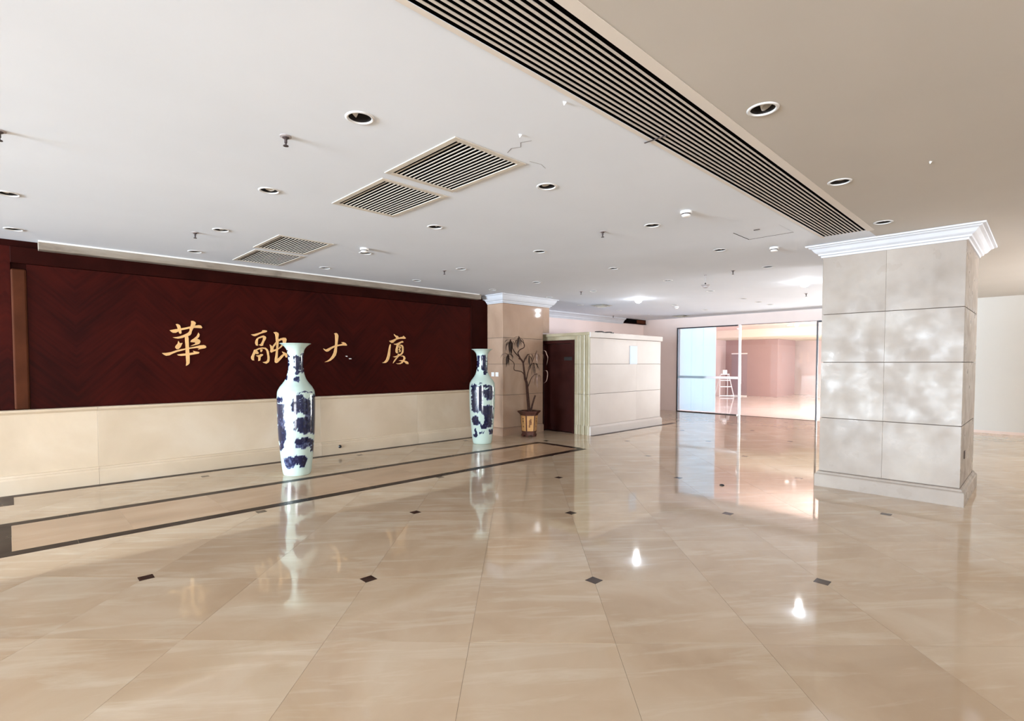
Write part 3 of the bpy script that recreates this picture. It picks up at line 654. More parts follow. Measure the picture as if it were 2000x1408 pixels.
# ------------------------------------------------------------------ gold characters on the wooden wall
HUA = [
[(1.614,1.990),(1.670,2.005),(1.712,2.013),(1.754,2.024),(1.807,2.037),(1.855,2.052),(1.914,2.067),(1.969,2.079),(1.994,2.074),(2.011,2.047),(2.001,2.034),(1.968,2.036),(1.914,2.036),(1.854,2.024),(1.806,2.010),(1.753,1.995),(1.716,1.975),(1.685,1.957),(1.654,1.956),(1.633,1.969)],
[(1.689,2.077),(1.710,2.081),(1.734,2.067),(1.744,2.043),(1.746,2.010),(1.753,1.977),(1.752,1.953),(1.739,1.945),(1.724,1.957),(1.719,1.982),(1.712,2.008),(1.704,2.041)],
[(1.875,2.133),(1.897,2.134),(1.923,2.120),(1.931,2.102),(1.923,2.080),(1.909,2.045),(1.892,2.017),(1.878,1.982),(1.872,1.951),(1.858,1.929),(1.831,1.916),(1.804,1.906),(1.756,1.886),(1.714,1.877),(1.678,1.882),(1.647,1.893),(1.689,1.899),(1.731,1.910),(1.773,1.929),(1.810,1.949),(1.837,1.968),(1.854,1.994),(1.854,2.024),(1.868,2.062),(1.875,2.099)],
[(1.794,1.915),(1.831,1.919),(1.838,1.882),(1.839,1.809),(1.841,1.723),(1.845,1.649),(1.846,1.575),(1.843,1.535),(1.824,1.511),(1.800,1.498),(1.806,1.544),(1.802,1.612),(1.799,1.698),(1.799,1.783),(1.795,1.857)],
[(1.714,1.845),(1.729,1.815),(1.763,1.819),(1.741,1.764),(1.712,1.730),(1.691,1.732),(1.674,1.756),(1.681,1.777),(1.705,1.808)],
[(1.962,1.970),(1.975,1.943),(1.969,1.912),(1.944,1.883),(1.976,1.868),(1.984,1.844),(1.973,1.815),(1.942,1.799),(1.899,1.786),(1.855,1.775),(1.888,1.795),(1.921,1.814),(1.921,1.830),(1.889,1.832),(1.859,1.834),(1.868,1.859),(1.906,1.888),(1.939,1.920)],
[(1.518,1.674),(1.567,1.677),(1.623,1.689),(1.685,1.714),(1.748,1.733),(1.799,1.744),(1.850,1.757),(1.915,1.771),(1.975,1.791),(2.025,1.796),(2.049,1.786),(2.057,1.764),(2.040,1.750),(1.996,1.741),(1.952,1.728),(1.969,1.747),(1.941,1.753),(1.887,1.745),(1.841,1.735),(1.798,1.725),(1.748,1.709),(1.695,1.693),(1.643,1.668),(1.602,1.643),(1.566,1.637),(1.536,1.655)],
[(1.695,1.657),(1.747,1.666),(1.800,1.673),(1.848,1.680),(1.902,1.690),(1.889,1.711),(1.919,1.703),(1.957,1.697),(1.970,1.688),(1.956,1.672),(1.907,1.661),(1.848,1.649),(1.799,1.643),(1.747,1.637),(1.710,1.642)]]
RONG = [
[(2.665,1.973),(2.712,1.980),(2.759,1.996),(2.807,2.014),(2.828,2.029),(2.834,2.044),(2.866,2.046),(2.893,2.041),(2.898,2.027),(2.882,2.015),(2.839,2.002),(2.791,1.983),(2.748,1.959),(2.722,1.949),(2.696,1.953)],
[(2.723,1.845),(2.728,1.878),(2.742,1.909),(2.769,1.932),(2.806,1.950),(2.843,1.964),(2.875,1.950),(2.883,1.931),(2.875,1.905),(2.855,1.871),(2.839,1.831),(2.836,1.809),(2.809,1.800),(2.772,1.817),(2.804,1.833),(2.821,1.864),(2.837,1.904),(2.838,1.935),(2.806,1.925),(2.768,1.910),(2.760,1.879),(2.759,1.840),(2.761,1.804),(2.735,1.809)],
[(2.705,1.739),(2.734,1.748),(2.771,1.768),(2.825,1.779),(2.873,1.776),(2.902,1.751),(2.918,1.715),(2.922,1.669),(2.930,1.624),(2.926,1.573),(2.912,1.548),(2.880,1.528),(2.848,1.539),(2.826,1.551),(2.864,1.559),(2.888,1.568),(2.900,1.601),(2.900,1.647),(2.893,1.692),(2.885,1.731),(2.862,1.756),(2.824,1.761),(2.782,1.749),(2.744,1.731),(2.770,1.698),(2.765,1.679),(2.738,1.673),(2.728,1.689),(2.709,1.661),(2.701,1.622),(2.700,1.589),(2.705,1.577),(2.679,1.581),(2.662,1.606),(2.662,1.633),(2.681,1.672),(2.697,1.711)],
[(2.795,1.749),(2.827,1.750),(2.824,1.727),(2.807,1.706),(2.796,1.715)],
[(2.730,1.653),(2.780,1.662),(2.802,1.678),(2.828,1.675),(2.835,1.663),(2.817,1.646),(2.796,1.632),(2.795,1.601),(2.787,1.576),(2.763,1.570),(2.766,1.595),(2.764,1.631),(2.743,1.642)],
[(2.996,2.021),(3.034,2.027),(3.067,2.011),(3.073,1.986),(3.063,1.934),(3.069,1.906),(3.068,1.854),(3.064,1.808),(3.058,1.763),(3.054,1.700),(3.051,1.642),(3.045,1.602),(3.073,1.625),(3.107,1.660),(3.141,1.684),(3.119,1.721),(3.152,1.710),(3.192,1.690),(3.200,1.667),(3.197,1.629),(3.180,1.626),(3.157,1.667),(3.123,1.626),(3.083,1.580),(3.049,1.545),(3.027,1.538),(3.008,1.554),(3.009,1.602),(3.021,1.659),(3.027,1.716),(3.033,1.773),(3.034,1.836),(3.030,1.899),(3.028,1.944),(3.020,1.989)],
[(3.069,1.911),(3.100,1.929),(3.145,1.941),(3.178,1.938),(3.192,1.915),(3.186,1.880),(3.174,1.848),(3.143,1.822),(3.103,1.781),(3.064,1.754),(3.030,1.733),(2.986,1.716),(2.958,1.701),(2.942,1.715),(2.948,1.760),(2.943,1.800),(2.936,1.825),(2.965,1.806),(2.971,1.795),(2.993,1.824),(3.026,1.864),(3.029,1.830),(2.998,1.795),(2.986,1.761),(2.992,1.747),(3.033,1.759),(3.075,1.780),(3.109,1.821),(3.138,1.856),(3.135,1.890),(3.122,1.902),(3.099,1.895),(3.071,1.880)]]
DA = [
[(3.987,2.039),(4.021,2.052),(4.047,2.038),(4.062,2.005),(4.058,1.961),(4.049,1.905),(4.042,1.849),(4.036,1.804),(4.029,1.726),(4.011,1.670),(3.970,1.619),(3.917,1.580),(3.871,1.561),(3.814,1.555),(3.865,1.577),(3.912,1.614),(3.947,1.658),(3.976,1.714),(3.989,1.770),(3.998,1.814),(4.007,1.870),(4.009,1.937),(4.006,1.992),(4.003,2.025)],
[(3.795,1.782),(3.811,1.777),(3.828,1.767),(3.851,1.770),(3.902,1.796),(3.966,1.827),(4.036,1.849),(4.089,1.858),(4.143,1.876),(4.114,1.896),(4.155,1.898),(4.191,1.883),(4.218,1.850),(4.209,1.839),(4.149,1.840),(4.077,1.832),(4.024,1.818),(3.977,1.800),(3.931,1.774),(3.884,1.737),(3.856,1.730),(3.828,1.742),(3.808,1.761)]]
SHA = [
[(5.149,2.076),(5.183,2.052),(5.227,2.043),(5.246,2.022),(5.242,2.008),(5.201,1.999),(5.183,2.025),(5.158,2.051)],
[(5.046,1.948),(5.084,1.957),(5.133,1.972),(5.183,1.995),(5.245,2.014),(5.302,2.029),(5.336,2.033),(5.349,2.050),(5.371,2.037),(5.403,2.008),(5.384,1.997),(5.320,1.996),(5.257,1.990),(5.201,1.974),(5.158,1.943),(5.127,1.916),(5.096,1.912),(5.069,1.927)],
[(5.071,1.889),(5.077,1.858),(5.068,1.804),(5.063,1.735),(5.058,1.676),(5.038,1.611),(5.008,1.568),(4.971,1.544),(4.935,1.539),(4.897,1.542),(4.942,1.563),(4.978,1.600),(5.003,1.659),(5.021,1.729),(5.037,1.804),(5.053,1.863)],
[(5.140,1.895),(5.194,1.901),(5.238,1.919),(5.288,1.942),(5.323,1.954),(5.345,1.944),(5.342,1.924),(5.301,1.918),(5.256,1.889),(5.244,1.862),(5.231,1.846),(5.225,1.807),(5.223,1.764),(5.224,1.721),(5.199,1.723),(5.181,1.747),(5.182,1.796),(5.200,1.850),(5.207,1.877),(5.169,1.878)],
[(5.250,1.881),(5.294,1.885),(5.332,1.872),(5.347,1.843),(5.349,1.788),(5.343,1.739),(5.318,1.706),(5.286,1.684),(5.242,1.661),(5.204,1.623),(5.167,1.580),(5.123,1.536),(5.136,1.569),(5.173,1.618),(5.211,1.656),(5.167,1.643),(5.118,1.659),(5.168,1.665),(5.224,1.686),(5.233,1.713),(5.280,1.708),(5.309,1.738),(5.318,1.777),(5.318,1.831),(5.300,1.863),(5.263,1.865)],
[(5.237,1.848),(5.269,1.856),(5.292,1.839),(5.284,1.820),(5.268,1.797),(5.287,1.771),(5.280,1.749),(5.236,1.738),(5.262,1.757),(5.262,1.773),(5.240,1.789),(5.262,1.814),(5.265,1.830),(5.243,1.830)],
[(5.286,1.675),(5.337,1.681),(5.371,1.665),(5.388,1.633),(5.380,1.605),(5.361,1.586),(5.406,1.578),(5.438,1.564),(5.454,1.542),(5.450,1.519),(5.405,1.526),(5.380,1.553),(5.342,1.564),(5.320,1.539),(5.272,1.520),(5.228,1.520),(5.188,1.535),(5.241,1.535),(5.291,1.550),(5.317,1.567),(5.285,1.577),(5.241,1.585),(5.292,1.595),(5.336,1.597),(5.352,1.624),(5.349,1.651),(5.330,1.665),(5.292,1.665)]]
PEGS = [
[(4.187,1.662),(4.219,1.665),(4.226,1.647),(4.200,1.651)],
[(4.251,1.621),(4.291,1.621),(4.302,1.609),(4.260,1.607)]]

def glyph(name, strokes, mat, y0=WY, d=0.014):
    bm = bmesh.new()
    for k, st in enumerate(strokes):
        dd = d+0.0006*k; n = len(st)
        a = [bm.verts.new((x, y0, z)) for x, z in st]; b = [bm.verts.new((x, y0-dd, z)) for x, z in st]
        for i in range(n): bm.faces.new((a[i], a[(i+1) % n], b[(i+1) % n], b[i]))
        es = [bm.edges.get((b[i], b[(i+1) % n])) for i in range(n)]
        bmesh.ops.triangle_fill(bm, use_beauty=True, use_dissolve=False, edges=es)
    bmesh.ops.recalc_face_normals(bm, faces=bm.faces[:])
    return obj(name, bm, mat)
G = 'gold characters on the wooden wall'
tag(glyph('wall_character', HUA, M['gold']), 'gold calligraphy character 華, leftmost on the dark wooden wall', 'character', G)
tag(glyph('wall_character', RONG, M['gold']), 'gold calligraphy character 融, partly behind the nearer tall vase', 'character', G)
tag(glyph('wall_character', DA, M['gold']), 'gold calligraphy character 大 with its last stroke missing', 'character', G)
tag(glyph('wall_character', SHA, M['gold']), 'gold calligraphy character 廈, rightmost on the dark wooden wall', 'character', G)
for k, q in enumerate(PEGS):
    tag(glyph('wall_peg', [q], M['white'], d=0.01), 'small white peg where the last stroke of 大 is missing, %s' % ('the upper one', 'the lower one')[k], 'peg', 'bare pegs on the wooden wall')
so = empty('wall_plug', (4.013, 8.328, 0.123), 'small round black plug on the marble skirting right of the nearer vase', 'plug')
bm = bmesh.new(); lathe(bm, [(0.028, 0), (0.028, 0.008), (0.018, 0.02)], 14); bmesh.ops.rotate(bm, verts=bm.verts[:], matrix=Matrix.Rotation(PI/2, 3, 'X')); obj('cover', bm, M['black'], so)
bm = bmesh.new(); lathe(bm, [(0.03, 0.0005), (0.024, 0.012), (0.008, 0.018)], 12, (6.402, 2.809, 0)); tag(obj('door_stop', bm, M['black'], None, True), 'tiny black rubber stop on the floor left of the large pillar', 'stop')

# ------------------------------------------------------------------ the two tall vases
def vnoise(u, v, seed):
    def h(a, b): 
        q = np.sin(a*127.1+b*311.7+seed*74.7)*43758.5453; return q-np.floor(q)
    iu, iv = np.floor(u), np.floor(v); fu, fv = u-iu, v-iv; fu = fu*fu*(3-2*fu); fv = fv*fv*(3-2*fv)
    return (h(iu, iv)*(1-fu)+h(iu+1, iv)*fu)*(1-fv)+(h(iu, iv+1)*(1-fu)+h(iu+1, iv+1)*fu)*fv
def fbm(u, v, seed): return vnoise(u, v, seed)*0.55+vnoise(u*2.1, v*2.1, seed+1)*0.3+vnoise(u*4.3, v*4.3, seed+2)*0.15
VP = [(122,1382),(128,1376),(136,1350),(143,1300),(153,1200),(162,1100),(171,1000),(176,900),(179,800),(181,700),(182,640),(181,600),(178,550),(173,525),(165,508),(150,482),(122,446),(97,405),(80,350),(74.5,300),(73,250),(74,190),(79,135),(88,105),(106,80),(128,62),(146,52),(149,49),(146,47),(130,52),(100,70),(72,110),(60,160)]
def make_vase(loc, label, blobs, cuts, seed, K=0.00136):
    root = empty('floor_vase', (loc[0], loc[1], 0), label, 'vase', 'tall floor vases before the wooden wall')
    prof = smooth_path([(a*K, (1382-b)*K*0.995, 0) for a, b in VP], 6)
    prof = [(p.x, p.y) for p in prof]
    n = 160; R = np.array([p[0] for p in prof]); Zv = np.array([p[1] for p in prof])
    ph = np.linspace(0, 2*PI, n, endpoint=False)
    X = R[:, None]*np.cos(ph); Y = R[:, None]*np.sin(ph); ZZ = np.repeat(Zv[:, None], n, 1)
    me = bpy.data.meshes.new('body'); m_ = len(prof)
    co = np.stack([X, Y, ZZ], -1).reshape(-1, 3)
    idx = np.arange(m_*n).reshape(m_, n); nx = np.roll(idx, -1, 1)
    F = np.stack([idx[:-1], nx[:-1], nx[1:], idx[1:]], -1).reshape(-1, 4)
    faces = [tuple(f) for f in F.tolist()]+[tuple(idx[0][::-1].tolist()), tuple(idx[-1].tolist())]
    me.from_pydata(co.tolist(), [], faces); me.polygons.foreach_set('use_smooth', [True]*len(me.polygons))
    # painted decoration: landscape patches, a print on the glaze
    tc = (Vector((0, 0, 0))-Vector((loc[0], loc[1], 0))).normalized(); tr = Vector((-tc.y, tc.x, 0))
    s_ = np.cos(ph)*tr.x+np.sin(ph)*tr.y; front = (np.cos(ph)*tc.x+np.sin(ph)*tc.y) > 0
    xz = 259+(R[:, None]/K)*s_[None, :]; yz = 1382-ZZ/(K*0.995)
    xz = np.where(front[None, :], xz, 518-xz+10)
    wx = xz+(fbm(xz/22, yz/22, seed)-0.5)*46; wy = yz+(fbm(xz/22+9, yz/22+5, seed+7)-0.5)*46
    ink = np.zeros_like(xz)
    def val(x0, x1, y0, y1, soft=0.12):
        cx, cy, rx, ry = (x0+x1)/2, (y0+y1)/2, max((x1-x0)/2, 5), max((y1-y0)/2, 5)
        d = (np.abs((wx-cx)/rx)**3.2+np.abs((wy-cy)/ry)**3.2)**(1/3.2)
        return np.clip((1.06-d)/soft, 0, 1)
    for x0, x1, y0, y1, k in blobs: ink = np.maximum(ink, val(x0, x1, y0, y1)*k)
    for x0, x1, y0, y1 in cuts: ink = ink*(1-val(x0, x1, y0, y1))
    tex = 0.7+0.9*fbm(xz/9, yz/9, seed+3)
    ink = np.clip(ink*tex, 0, 1); ink[-30:] = 0
    at = me.attributes.new('ink', 'FLOAT', 'POINT'); at.data.foreach_set('value', ink.reshape(-1).astype(np.float32))
    me.materials.append(M['vase']); o = bpy.data.objects.new('body', me); link(o, root)
    bm = bmesh.new(); r = 122*K; lathe(bm, [(r*0.86, 0.0), (r*0.99, 0.001), (r*0.99, 0.007), (r*0.9, 0.009)], 48); obj('foot_ring', bm, M['white'], root)
    return root
b1 = [(163,192,120,345,.95),(168,186,378,415,.9),(242,300,172,252,1),(245,322,252,312,.85),(250,300,318,360,.6),(250,290,388,430,.7),(300,330,150,350,.95),
 (220,292,585,740,.85),(252,322,558,610,.75),(295,388,600,742,1.1),(340,440,680,795,.5),(234,312,795,922,.7),(288,440,788,948,1.15),(240,384,995,1055,1.1),(250,400,1045,1100,.4),(375,428,1032,1082,.95),(384,442,1090,1150,.85),(398,446,560,965,.85),
 (90,136,590,630,.6),(68,98,612,660,.95),(76,150,655,782,.95),(80,150,780,885,.55),(82,158,868,1046,1.05),(98,136,1045,1115,.75),
 (140,246,1185,1295,.5),(218,345,1180,1240,1.0),(255,338,1225,1262,1.0),(285,325,1255,1292,.95),(280,412,530,540,.5)]
c1 = [(255,275,895,925)]
sx2 = lambda x: 259+(x-262)*5.21/6.4*1.0*(182/148)*0.985
def z2(y): return 49+(y-140)*(1382-49)/(1312-140)
b2 = [(sx2(a), sx2(b), z2(c), z2(d), k) for a, b, c, d, k in [(188,245,225,420,.85),(250,325,212,340,1),(252,325,320,410,1),(285,330,390,460,1),(112,215,575,700,1),(200,290,590,720,.8),(260,420,580,690,1.1),(300,420,620,760,.9),(115,220,690,915,1.1),(210,270,700,900,.75),(240,420,830,930,1.05),(280,420,900,1010,.95),(290,400,990,1100,1.05),(120,215,970,1080,1.05),(210,260,1030,1070,.8),(232,320,1060,1112,1.0),(140,186,1122,1222,1.0),(358,420,1130,1200,.7),(222,242,1165,1186,1),(250,262,1152,1166,1),(276,296,1152,1166,.9),(215,262,556,568,.7)]]
c2_ = [(sx2(a), sx2(b), z2(c), z2(d)) for a, b, c, d in [(255,372,765,838),(290,325,735,775),(278,345,610,642),(205,280,918,1010),(235,292,960,1062),(228,250,225,380),(205,250,355,470)]]
make_vase((2.85, 7.22), 'tall blue-and-white porcelain floor vase nearer the camera, below the gold lettering', b1, c1, 3.0)
make_vase((6.53, 7.55), 'tall blue-and-white porcelain floor vase further away, beside the brown pillar', b2, c2_, 8.0)

# ------------------------------------------------------------------ potted plant
PL = empty('potted_plant', (7.84, 7.56, 0), 'withered bare-stemmed plant in hexagonal ochre pot before the brown pillar', 'plant')
aF = math.atan2(-fwd_h.y, -fwd_h.x)      # towards the camera
def hexring(r, rot=aF+math.radians(8)): return [(r*math.cos(rot+PI/6+k*PI/3), r*math.sin(rot+PI/6+k*PI/3)) for k in range(6)]
def hexloft(prof, cap0=True, cap1=True):
    bm = bmesh.new(); rows = [[bm.verts.new((x, y, z)) for x, y in hexring(r)] for r, z in prof]
    for a, b in zip(rows, rows[1:]):
        for k in range(6): bm.faces.new((a[k], a[(k+1) % 6], b[(k+1) % 6], b[k]))
    if cap0: bm.faces.new(rows[0][::-1])
    if cap1: bm.faces.new(rows[-1])
    bmesh.ops.recalc_face_normals(bm, faces=bm.faces[:]); return bm
pot = obj('pot', hexloft([(0.150, 0.04), (0.152, 0.10), (0.158, 0.105), (0.188, 0.46), (0.20, 0.475), (0.245, 0.52), (0.25, 0.54), (0.235, 0.545), (0.20, 0.54), (0.19, 0.515), (0.18, 0.48)]), M['potbrown'], PL)
for k in range(6):   # ochre panels, set just proud of the six sides
    r0, z0, r1, z1 = 0.1605, 0.125, 0.1875, 0.445
    a0, b0 = Vector((*hexring(r0)[k], z0)), Vector((*hexring(r0)[(k+1) % 6], z0)); a1, b1_ = Vector((*hexring(r1)[k], z1)), Vector((*hexring(r1)[(k+1) % 6], z1))
    nrm = (b0-a0).cross(a1-a0).normalized()
    if nrm.xy.dot((a0+b0).xy) < 0: nrm = -nrm
    q = [a0.lerp(b0, 0.1), a0.lerp(b0, 0.9), a1.lerp(b1_, 0.9), a1.lerp(b1_, 0.1)]
    bm = bmesh.new(); lo = [bm.verts.new(p-nrm*0.004) for p in q]; hi = [bm.verts.new(p+nrm*0.005) for p in q]
    bm.faces.new(hi)
    for i in range(4): bm.faces.new((lo[i], lo[(i+1) % 4], hi[(i+1) % 4], hi[i]))
    bmesh.ops.recalc_face_normals(bm, faces=bm.faces[:]); obj('pot_panel', bm, M['potgold'], pot)
    def on(u, v): return (q[0].lerp(q[1], u)).lerp(q[3].lerp(q[2], u), v)+nrm*0.0055
    bm = bmesh.new()
    def dab(u0, u1, v0, v1):
        f = [bm.verts.new(on(u, v)) for u, v in ((u0, v0), (u1, v0), (u1, v1), (u0, v1))]; g = [bm.verts.new(vv.co+nrm*0.001) for vv in f]
        bm.faces.new(g)
        for i in range(4): bm.faces.new((f[i], f[(i+1) % 4], g[(i+1) % 4], g[i]))
    if k % 2 == 0:      # four small written characters in a column
        for u0, u1, v0, v1 in ((.36,.62,.80,.83),(.38,.60,.755,.785),(.44,.48,.755,.84),(.55,.59,.755,.84), (.36,.62,.66,.69),(.40,.60,.60,.63),(.38,.43,.585,.70),(.53,.58,.585,.70),(.36,.60,.565,.585), (.40,.66,.485,.505), (.42,.62,.30,.325),(.36,.64,.265,.285),(.48,.53,.225,.345),(.56,.62,.225,.25)): dab(u0, u1, v0, v1)
        tag(obj('pot_lettering', bm, M['potink'], pot), kind='stuff')
    else:
        for u0, u1, v0, v1 in ((.30,.55,.40,.72),(.42,.66,.55,.80),(.25,.48,.24,.42),(.55,.70,.42,.62)): dab(u0, u1, v0, v1)
        tag(obj('pot_picture', bm, M['pottan'], pot), kind='stuff')
for k in range(6):
    x, y = hexring(0.142)[k]; bm = bmesh.new(); lathe(bm, [(0.020, 0.0), (0.030, 0.025), (0.034, 0.055)], 8, (x*0.93, y*0.93, 0)); obj('pot_foot', bm, M['potbrown'], pot)
bm = bmesh.new(); rows = [[bm.verts.new((x, y, z)) for x, y in hexring(r)] for r, z in ((0.188, 0.505), (0.10, 0.515))]; c = bm.verts.new((0, 0, 0.518))
for k in range(6): bm.faces.new((rows[0][k], rows[0][(k+1) % 6], rows[1][(k+1) % 6], rows[1][k])); bm.faces.new((rows[1][k], rows[1][(k+1) % 6], c))
obj('soil', bm, M['soil'], PL)
fx, fy = -fwd_h.x, -fwd_h.y
def P3(s, d, z): return Vector((right.x*s+fx*d, right.y*s+fx*0+fy*d, z))
def W3(p, d=0.0): return Vector((p[0]+fx*d, p[1]+fy*d, p[2]))
def branch(P, r0, r1, d0=0.0, d1=0.0, name='branch', mat='bark'):
    n = len(P); P = [W3(p, d0+(d1-d0)*i/(n-1)) for i, p in enumerate(P)]; P = smooth_path(P, 4); m = len(P)
    bm = bmesh.new(); tube(bm, P, [r0+(r1-r0)*i/(m-1) for i in range(m)], 7); obj(name, bm, M[mat], PL, True); return P[-1]
branch([(0.0, 0.0, 0.50), (-0.018,0.018,0.787), (-0.038,0.036,1.108), (-0.061,0.059,1.214), (-0.076,0.074,1.375), (-0.091,0.089,1.545)], 0.036, 0.017, name='trunk')
A_ = branch([(-0.091,0.089,1.545), (-0.107,0.104,1.598), (-0.145,0.141,1.652), (-0.16,0.156,1.684), (-0.206,0.2,1.748), (-0.241,0.234,1.822), (-0.267,0.26,1.928), (-0.279,0.271,2.035)], 0.015, 0.008, 0, 0.10)
B_ = branch([(-0.107,0.104,1.588), (-0.137,0.133,1.652), (-0.16,0.156,1.716), (-0.168,0.163,1.758), (-0.137,0.133,1.822), (-0.08,0.078,1.865), (-0.076,0.074,1.939), (-0.126,0.122,2.024), (-0.157,0.152,2.104)], 0.013, 0.007, 0, 0.02)
branch([(-0.091,0.089,1.54), (-0.122,0.119,1.609), (-0.16,0.156,1.636)], 0.014, 0.009, 0, 0.05)
C_ = branch([(-0.085,0.083,1.55), (-0.061,0.059,1.641), (-0.03,0.029,1.7), (0.0,0.0,1.726)], 0.014, 0.008, 0, 0.06)
D_ = branch([(-0.061,0.059,1.20), (-0.091,0.089,1.332), (-0.153,0.148,1.375), (-0.225,0.219,1.401), (-0.225,0.219,1.524), (-0.26,0.252,1.588), (-0.298,0.289,1.63), (-0.321,0.312,1.726)], 0.010, 0.006, 0, 0.14)
E_ = branch([(-0.045,0.042,1.17), (-0.015,0.014,1.364), (0.023,-0.023,1.492), (0.069,-0.067,1.545)], 0.012, 0.007, 0, 0.05)
F_ = branch([(-0.030,0.028,0.98), (0.001,-0.001,1.118), (0.047,-0.045,1.257), (0.115,-0.112,1.321)], 0.010, 0.006, 0, 0.06)
G_ = branch([(0.023,-0.023,1.49), (0.06,-0.058,1.62), (0.115,-0.112,1.80)], 0.008, 0.005, 0.03, 0.02)
branch([(0.02,-0.02,0.50), (0.055,-0.053,0.701), (0.093,-0.09,0.862)], 0.022, 0.017, name='stem_stub')
def leaf(base, ang, L_, up, droop, w, mat='leaf'):
    """one strap leaf: rises a little, then hangs"""
    n = 7; pts = []; p = Vector(base); el = up
    dirh = Vector((math.cos(ang), math.sin(ang), 0))
    for i in range(n+1):
        pts.append(p.copy()); p = p+(dirh*math.cos(el)+zup*math.sin(el))*(L_/n); el = max(el-droop/n, -1.52)
    bm = bmesh.new(); side = zup.cross(dirh); rows = []
    for i, q in enumerate(pts):
        t = i/n; ww = w*(0.55+0.9*t if t < 0.4 else 0.91*(1-((t-0.4)/0.6)**1.6)+0.03)
        tw = side*ww; rows.append((bm.verts.new(q-tw), bm.verts.new(q+Vector((0, 0, -0.3*ww))), bm.verts.new(q+tw)))
    for a, b in zip(rows, rows[1:]):
        bm.faces.new((a[0], a[1], b[1], b[0])); bm.faces.new((a[1], a[2], b[2], b[1]))
    obj('leaf', bm, M[mat], PL)
aR_ = math.atan2(right.y, right.x)
for base, n, Lm, mat in ((A_, 26, 0.36, 'leaf'), (B_, 13, 0.30, 'leaf'), (C_, 10, 0.30, 'leaf'), (D_, 13, 0.32, 'leaf'), (E_, 10, 0.30, 'leaf'), (F_, 10, 0.34, 'leafpale'), (G_, 6, 0.30, 'leafpale')):
    for k in range(n):
        leaf(base-zup*random.uniform(0, 0.07), 2*PI*k/n*1.618+random.uniform(-.3, .3), Lm*random.uniform(0.55, 0.9), random.uniform(-1.35, -0.75) if k % 3 else random.uniform(-0.3, 0.5), random.uniform(1.2, 4.0), random.uniform(0.011, 0.019), mat)
for base, dx in ((A_, 0.03), (B_, 0.03), (C_, -0.01), (D_, -0.12)):
    leaf(base, aR_ if dx > 0 else aR_+PI, 0.20, 1.38, 0.15, 0.010)
leaf(D_, aR_+PI, 0.30, 0.5, 3.4, 0.011); leaf(D_, aR_, 0.30, 0.2, 1.8, 0.010); leaf(A_, aR_, 0.28, -0.2, 1.0, 0.011); leaf(A_, aR_+0.4, 0.3, 0.1, 1.6, 0.011)
leaf(C_, aR_, 0.34, 0.3, 1.9, 0.012); leaf(E_, aR_, 0.22, -0.3, 1.0, 0.012); leaf(E_, aR_+PI, 0.26, -0.2, 1.9, 0.012)
for P in ([(0.115,-0.112,1.78), (0.23,-0.223,1.80), (0.264,-0.256,1.716), (0.28,-0.271,1.641), (0.261,-0.253,1.492)], [(0.115,-0.112,1.32), (0.245,-0.238,1.385), (0.276,-0.268,1.321), (0.261,-0.254,1.172), (0.223,-0.216,1.124), (0.185,-0.179,1.124)]):
    pts = smooth_path([W3(p, 0.02) for p in P], 4); n = len(pts); bm = bmesh.new(); rows = []
    for i, q in enumerate(pts):
        ww = 0.009*(1-abs(2*i/(n-1)-0.8)**2*0.6); rows.append((bm.verts.new(q-right*ww), bm.verts.new(q+Vector((fx, fy, 0))*0.004), bm.verts.new(q+right*ww+zup*ww*0.5)))
    for a, b in zip(rows, rows[1:]): bm.faces.new((a[0], a[1], b[1], b[0])); bm.faces.new((a[1], a[2], b[2], b[1]))
    obj('leaf', bm, M['leafpale'], PL)

# ------------------------------------------------------------------ ceiling fittings
def bm_ring():
    bm = bmesh.new(); lathe(bm, [(HR, 0.002), (HR+0.001, -0.004), (HR+0.006, -0.007), (HR+0.012, -0.006), (HR+0.019, -0.003), (HR+0.020, -0.0005)], 32, cap0=False, cap1=False); return bm
def bm_can():
    bm = bmesh.new(); lathe(bm, [(HR+0.003, 0.0), (HR+0.003, 0.13), (0.03, 0.15)], 28, cap0=False, cap1=True); return bm
def bm_cup():
    bm = bmesh.new(); lathe(bm, [(0.020, 0.0), (0.036, -0.02), (0.047, -0.05), (0.044, -0.05), (0.020, -0.012)], 20, cap0=True, cap1=True); return bm
proto = {}
for k, (x, y, lit, label) in enumerate(lights):
    r_ = empty('downlight', (x, y, CZ), label, 'downlight', 'recessed ceiling downlights')
    if not proto:
        a = obj('trim_ring', bm_ring(), M['ringwhite'], r_, True); b = obj('can', bm_can(), M['can'], r_, True); c = obj('lamp_cup', bm_cup(), M['cup'], r_, True)
        proto = {'trim_ring': a, 'can': b, 'lamp_cup': c}; cup_ = c
    else:
        for nm, src in proto.items():
            q = src.copy(); COL.objects.link(q); q.parent = r_
            if nm == 'lamp_cup': cup_ = q
    th = random.uniform(0, 2*PI); cup_.location = (0.016*math.cos(th), 0.016*math.sin(th), 0.07); cup_.rotation_euler = (random.uniform(-.8, .8), random.uniform(-.8, .8), 0)
    if lit:
        cup_.rotation_euler = (0, 0, 0); cup_.location = (0, 0, 0.13)
        bm = bmesh.new(); lathe(bm, [(HR-0.003, 0.004), (HR+0.012, -0.03), (HR+0.006, -0.06), (0.05, -0.085), (0.02, -0.095), (0.001, -0.098)], 24); obj('bulb', bm, M['lamp'], r_, True)  # bulb enlarged below the can so its shape takes in the glare
        l = bpy.data.lights.new('downlight_beam', 'POINT'); l.energy = 3; l.color = (0.93, 0.96, 1.0); l.shadow_soft_size = 0.05
        o = bpy.data.objects.new('downlight_beam', l); COL.objects.link(o); o.parent = r_; o.location = (0, 0, -0.16)
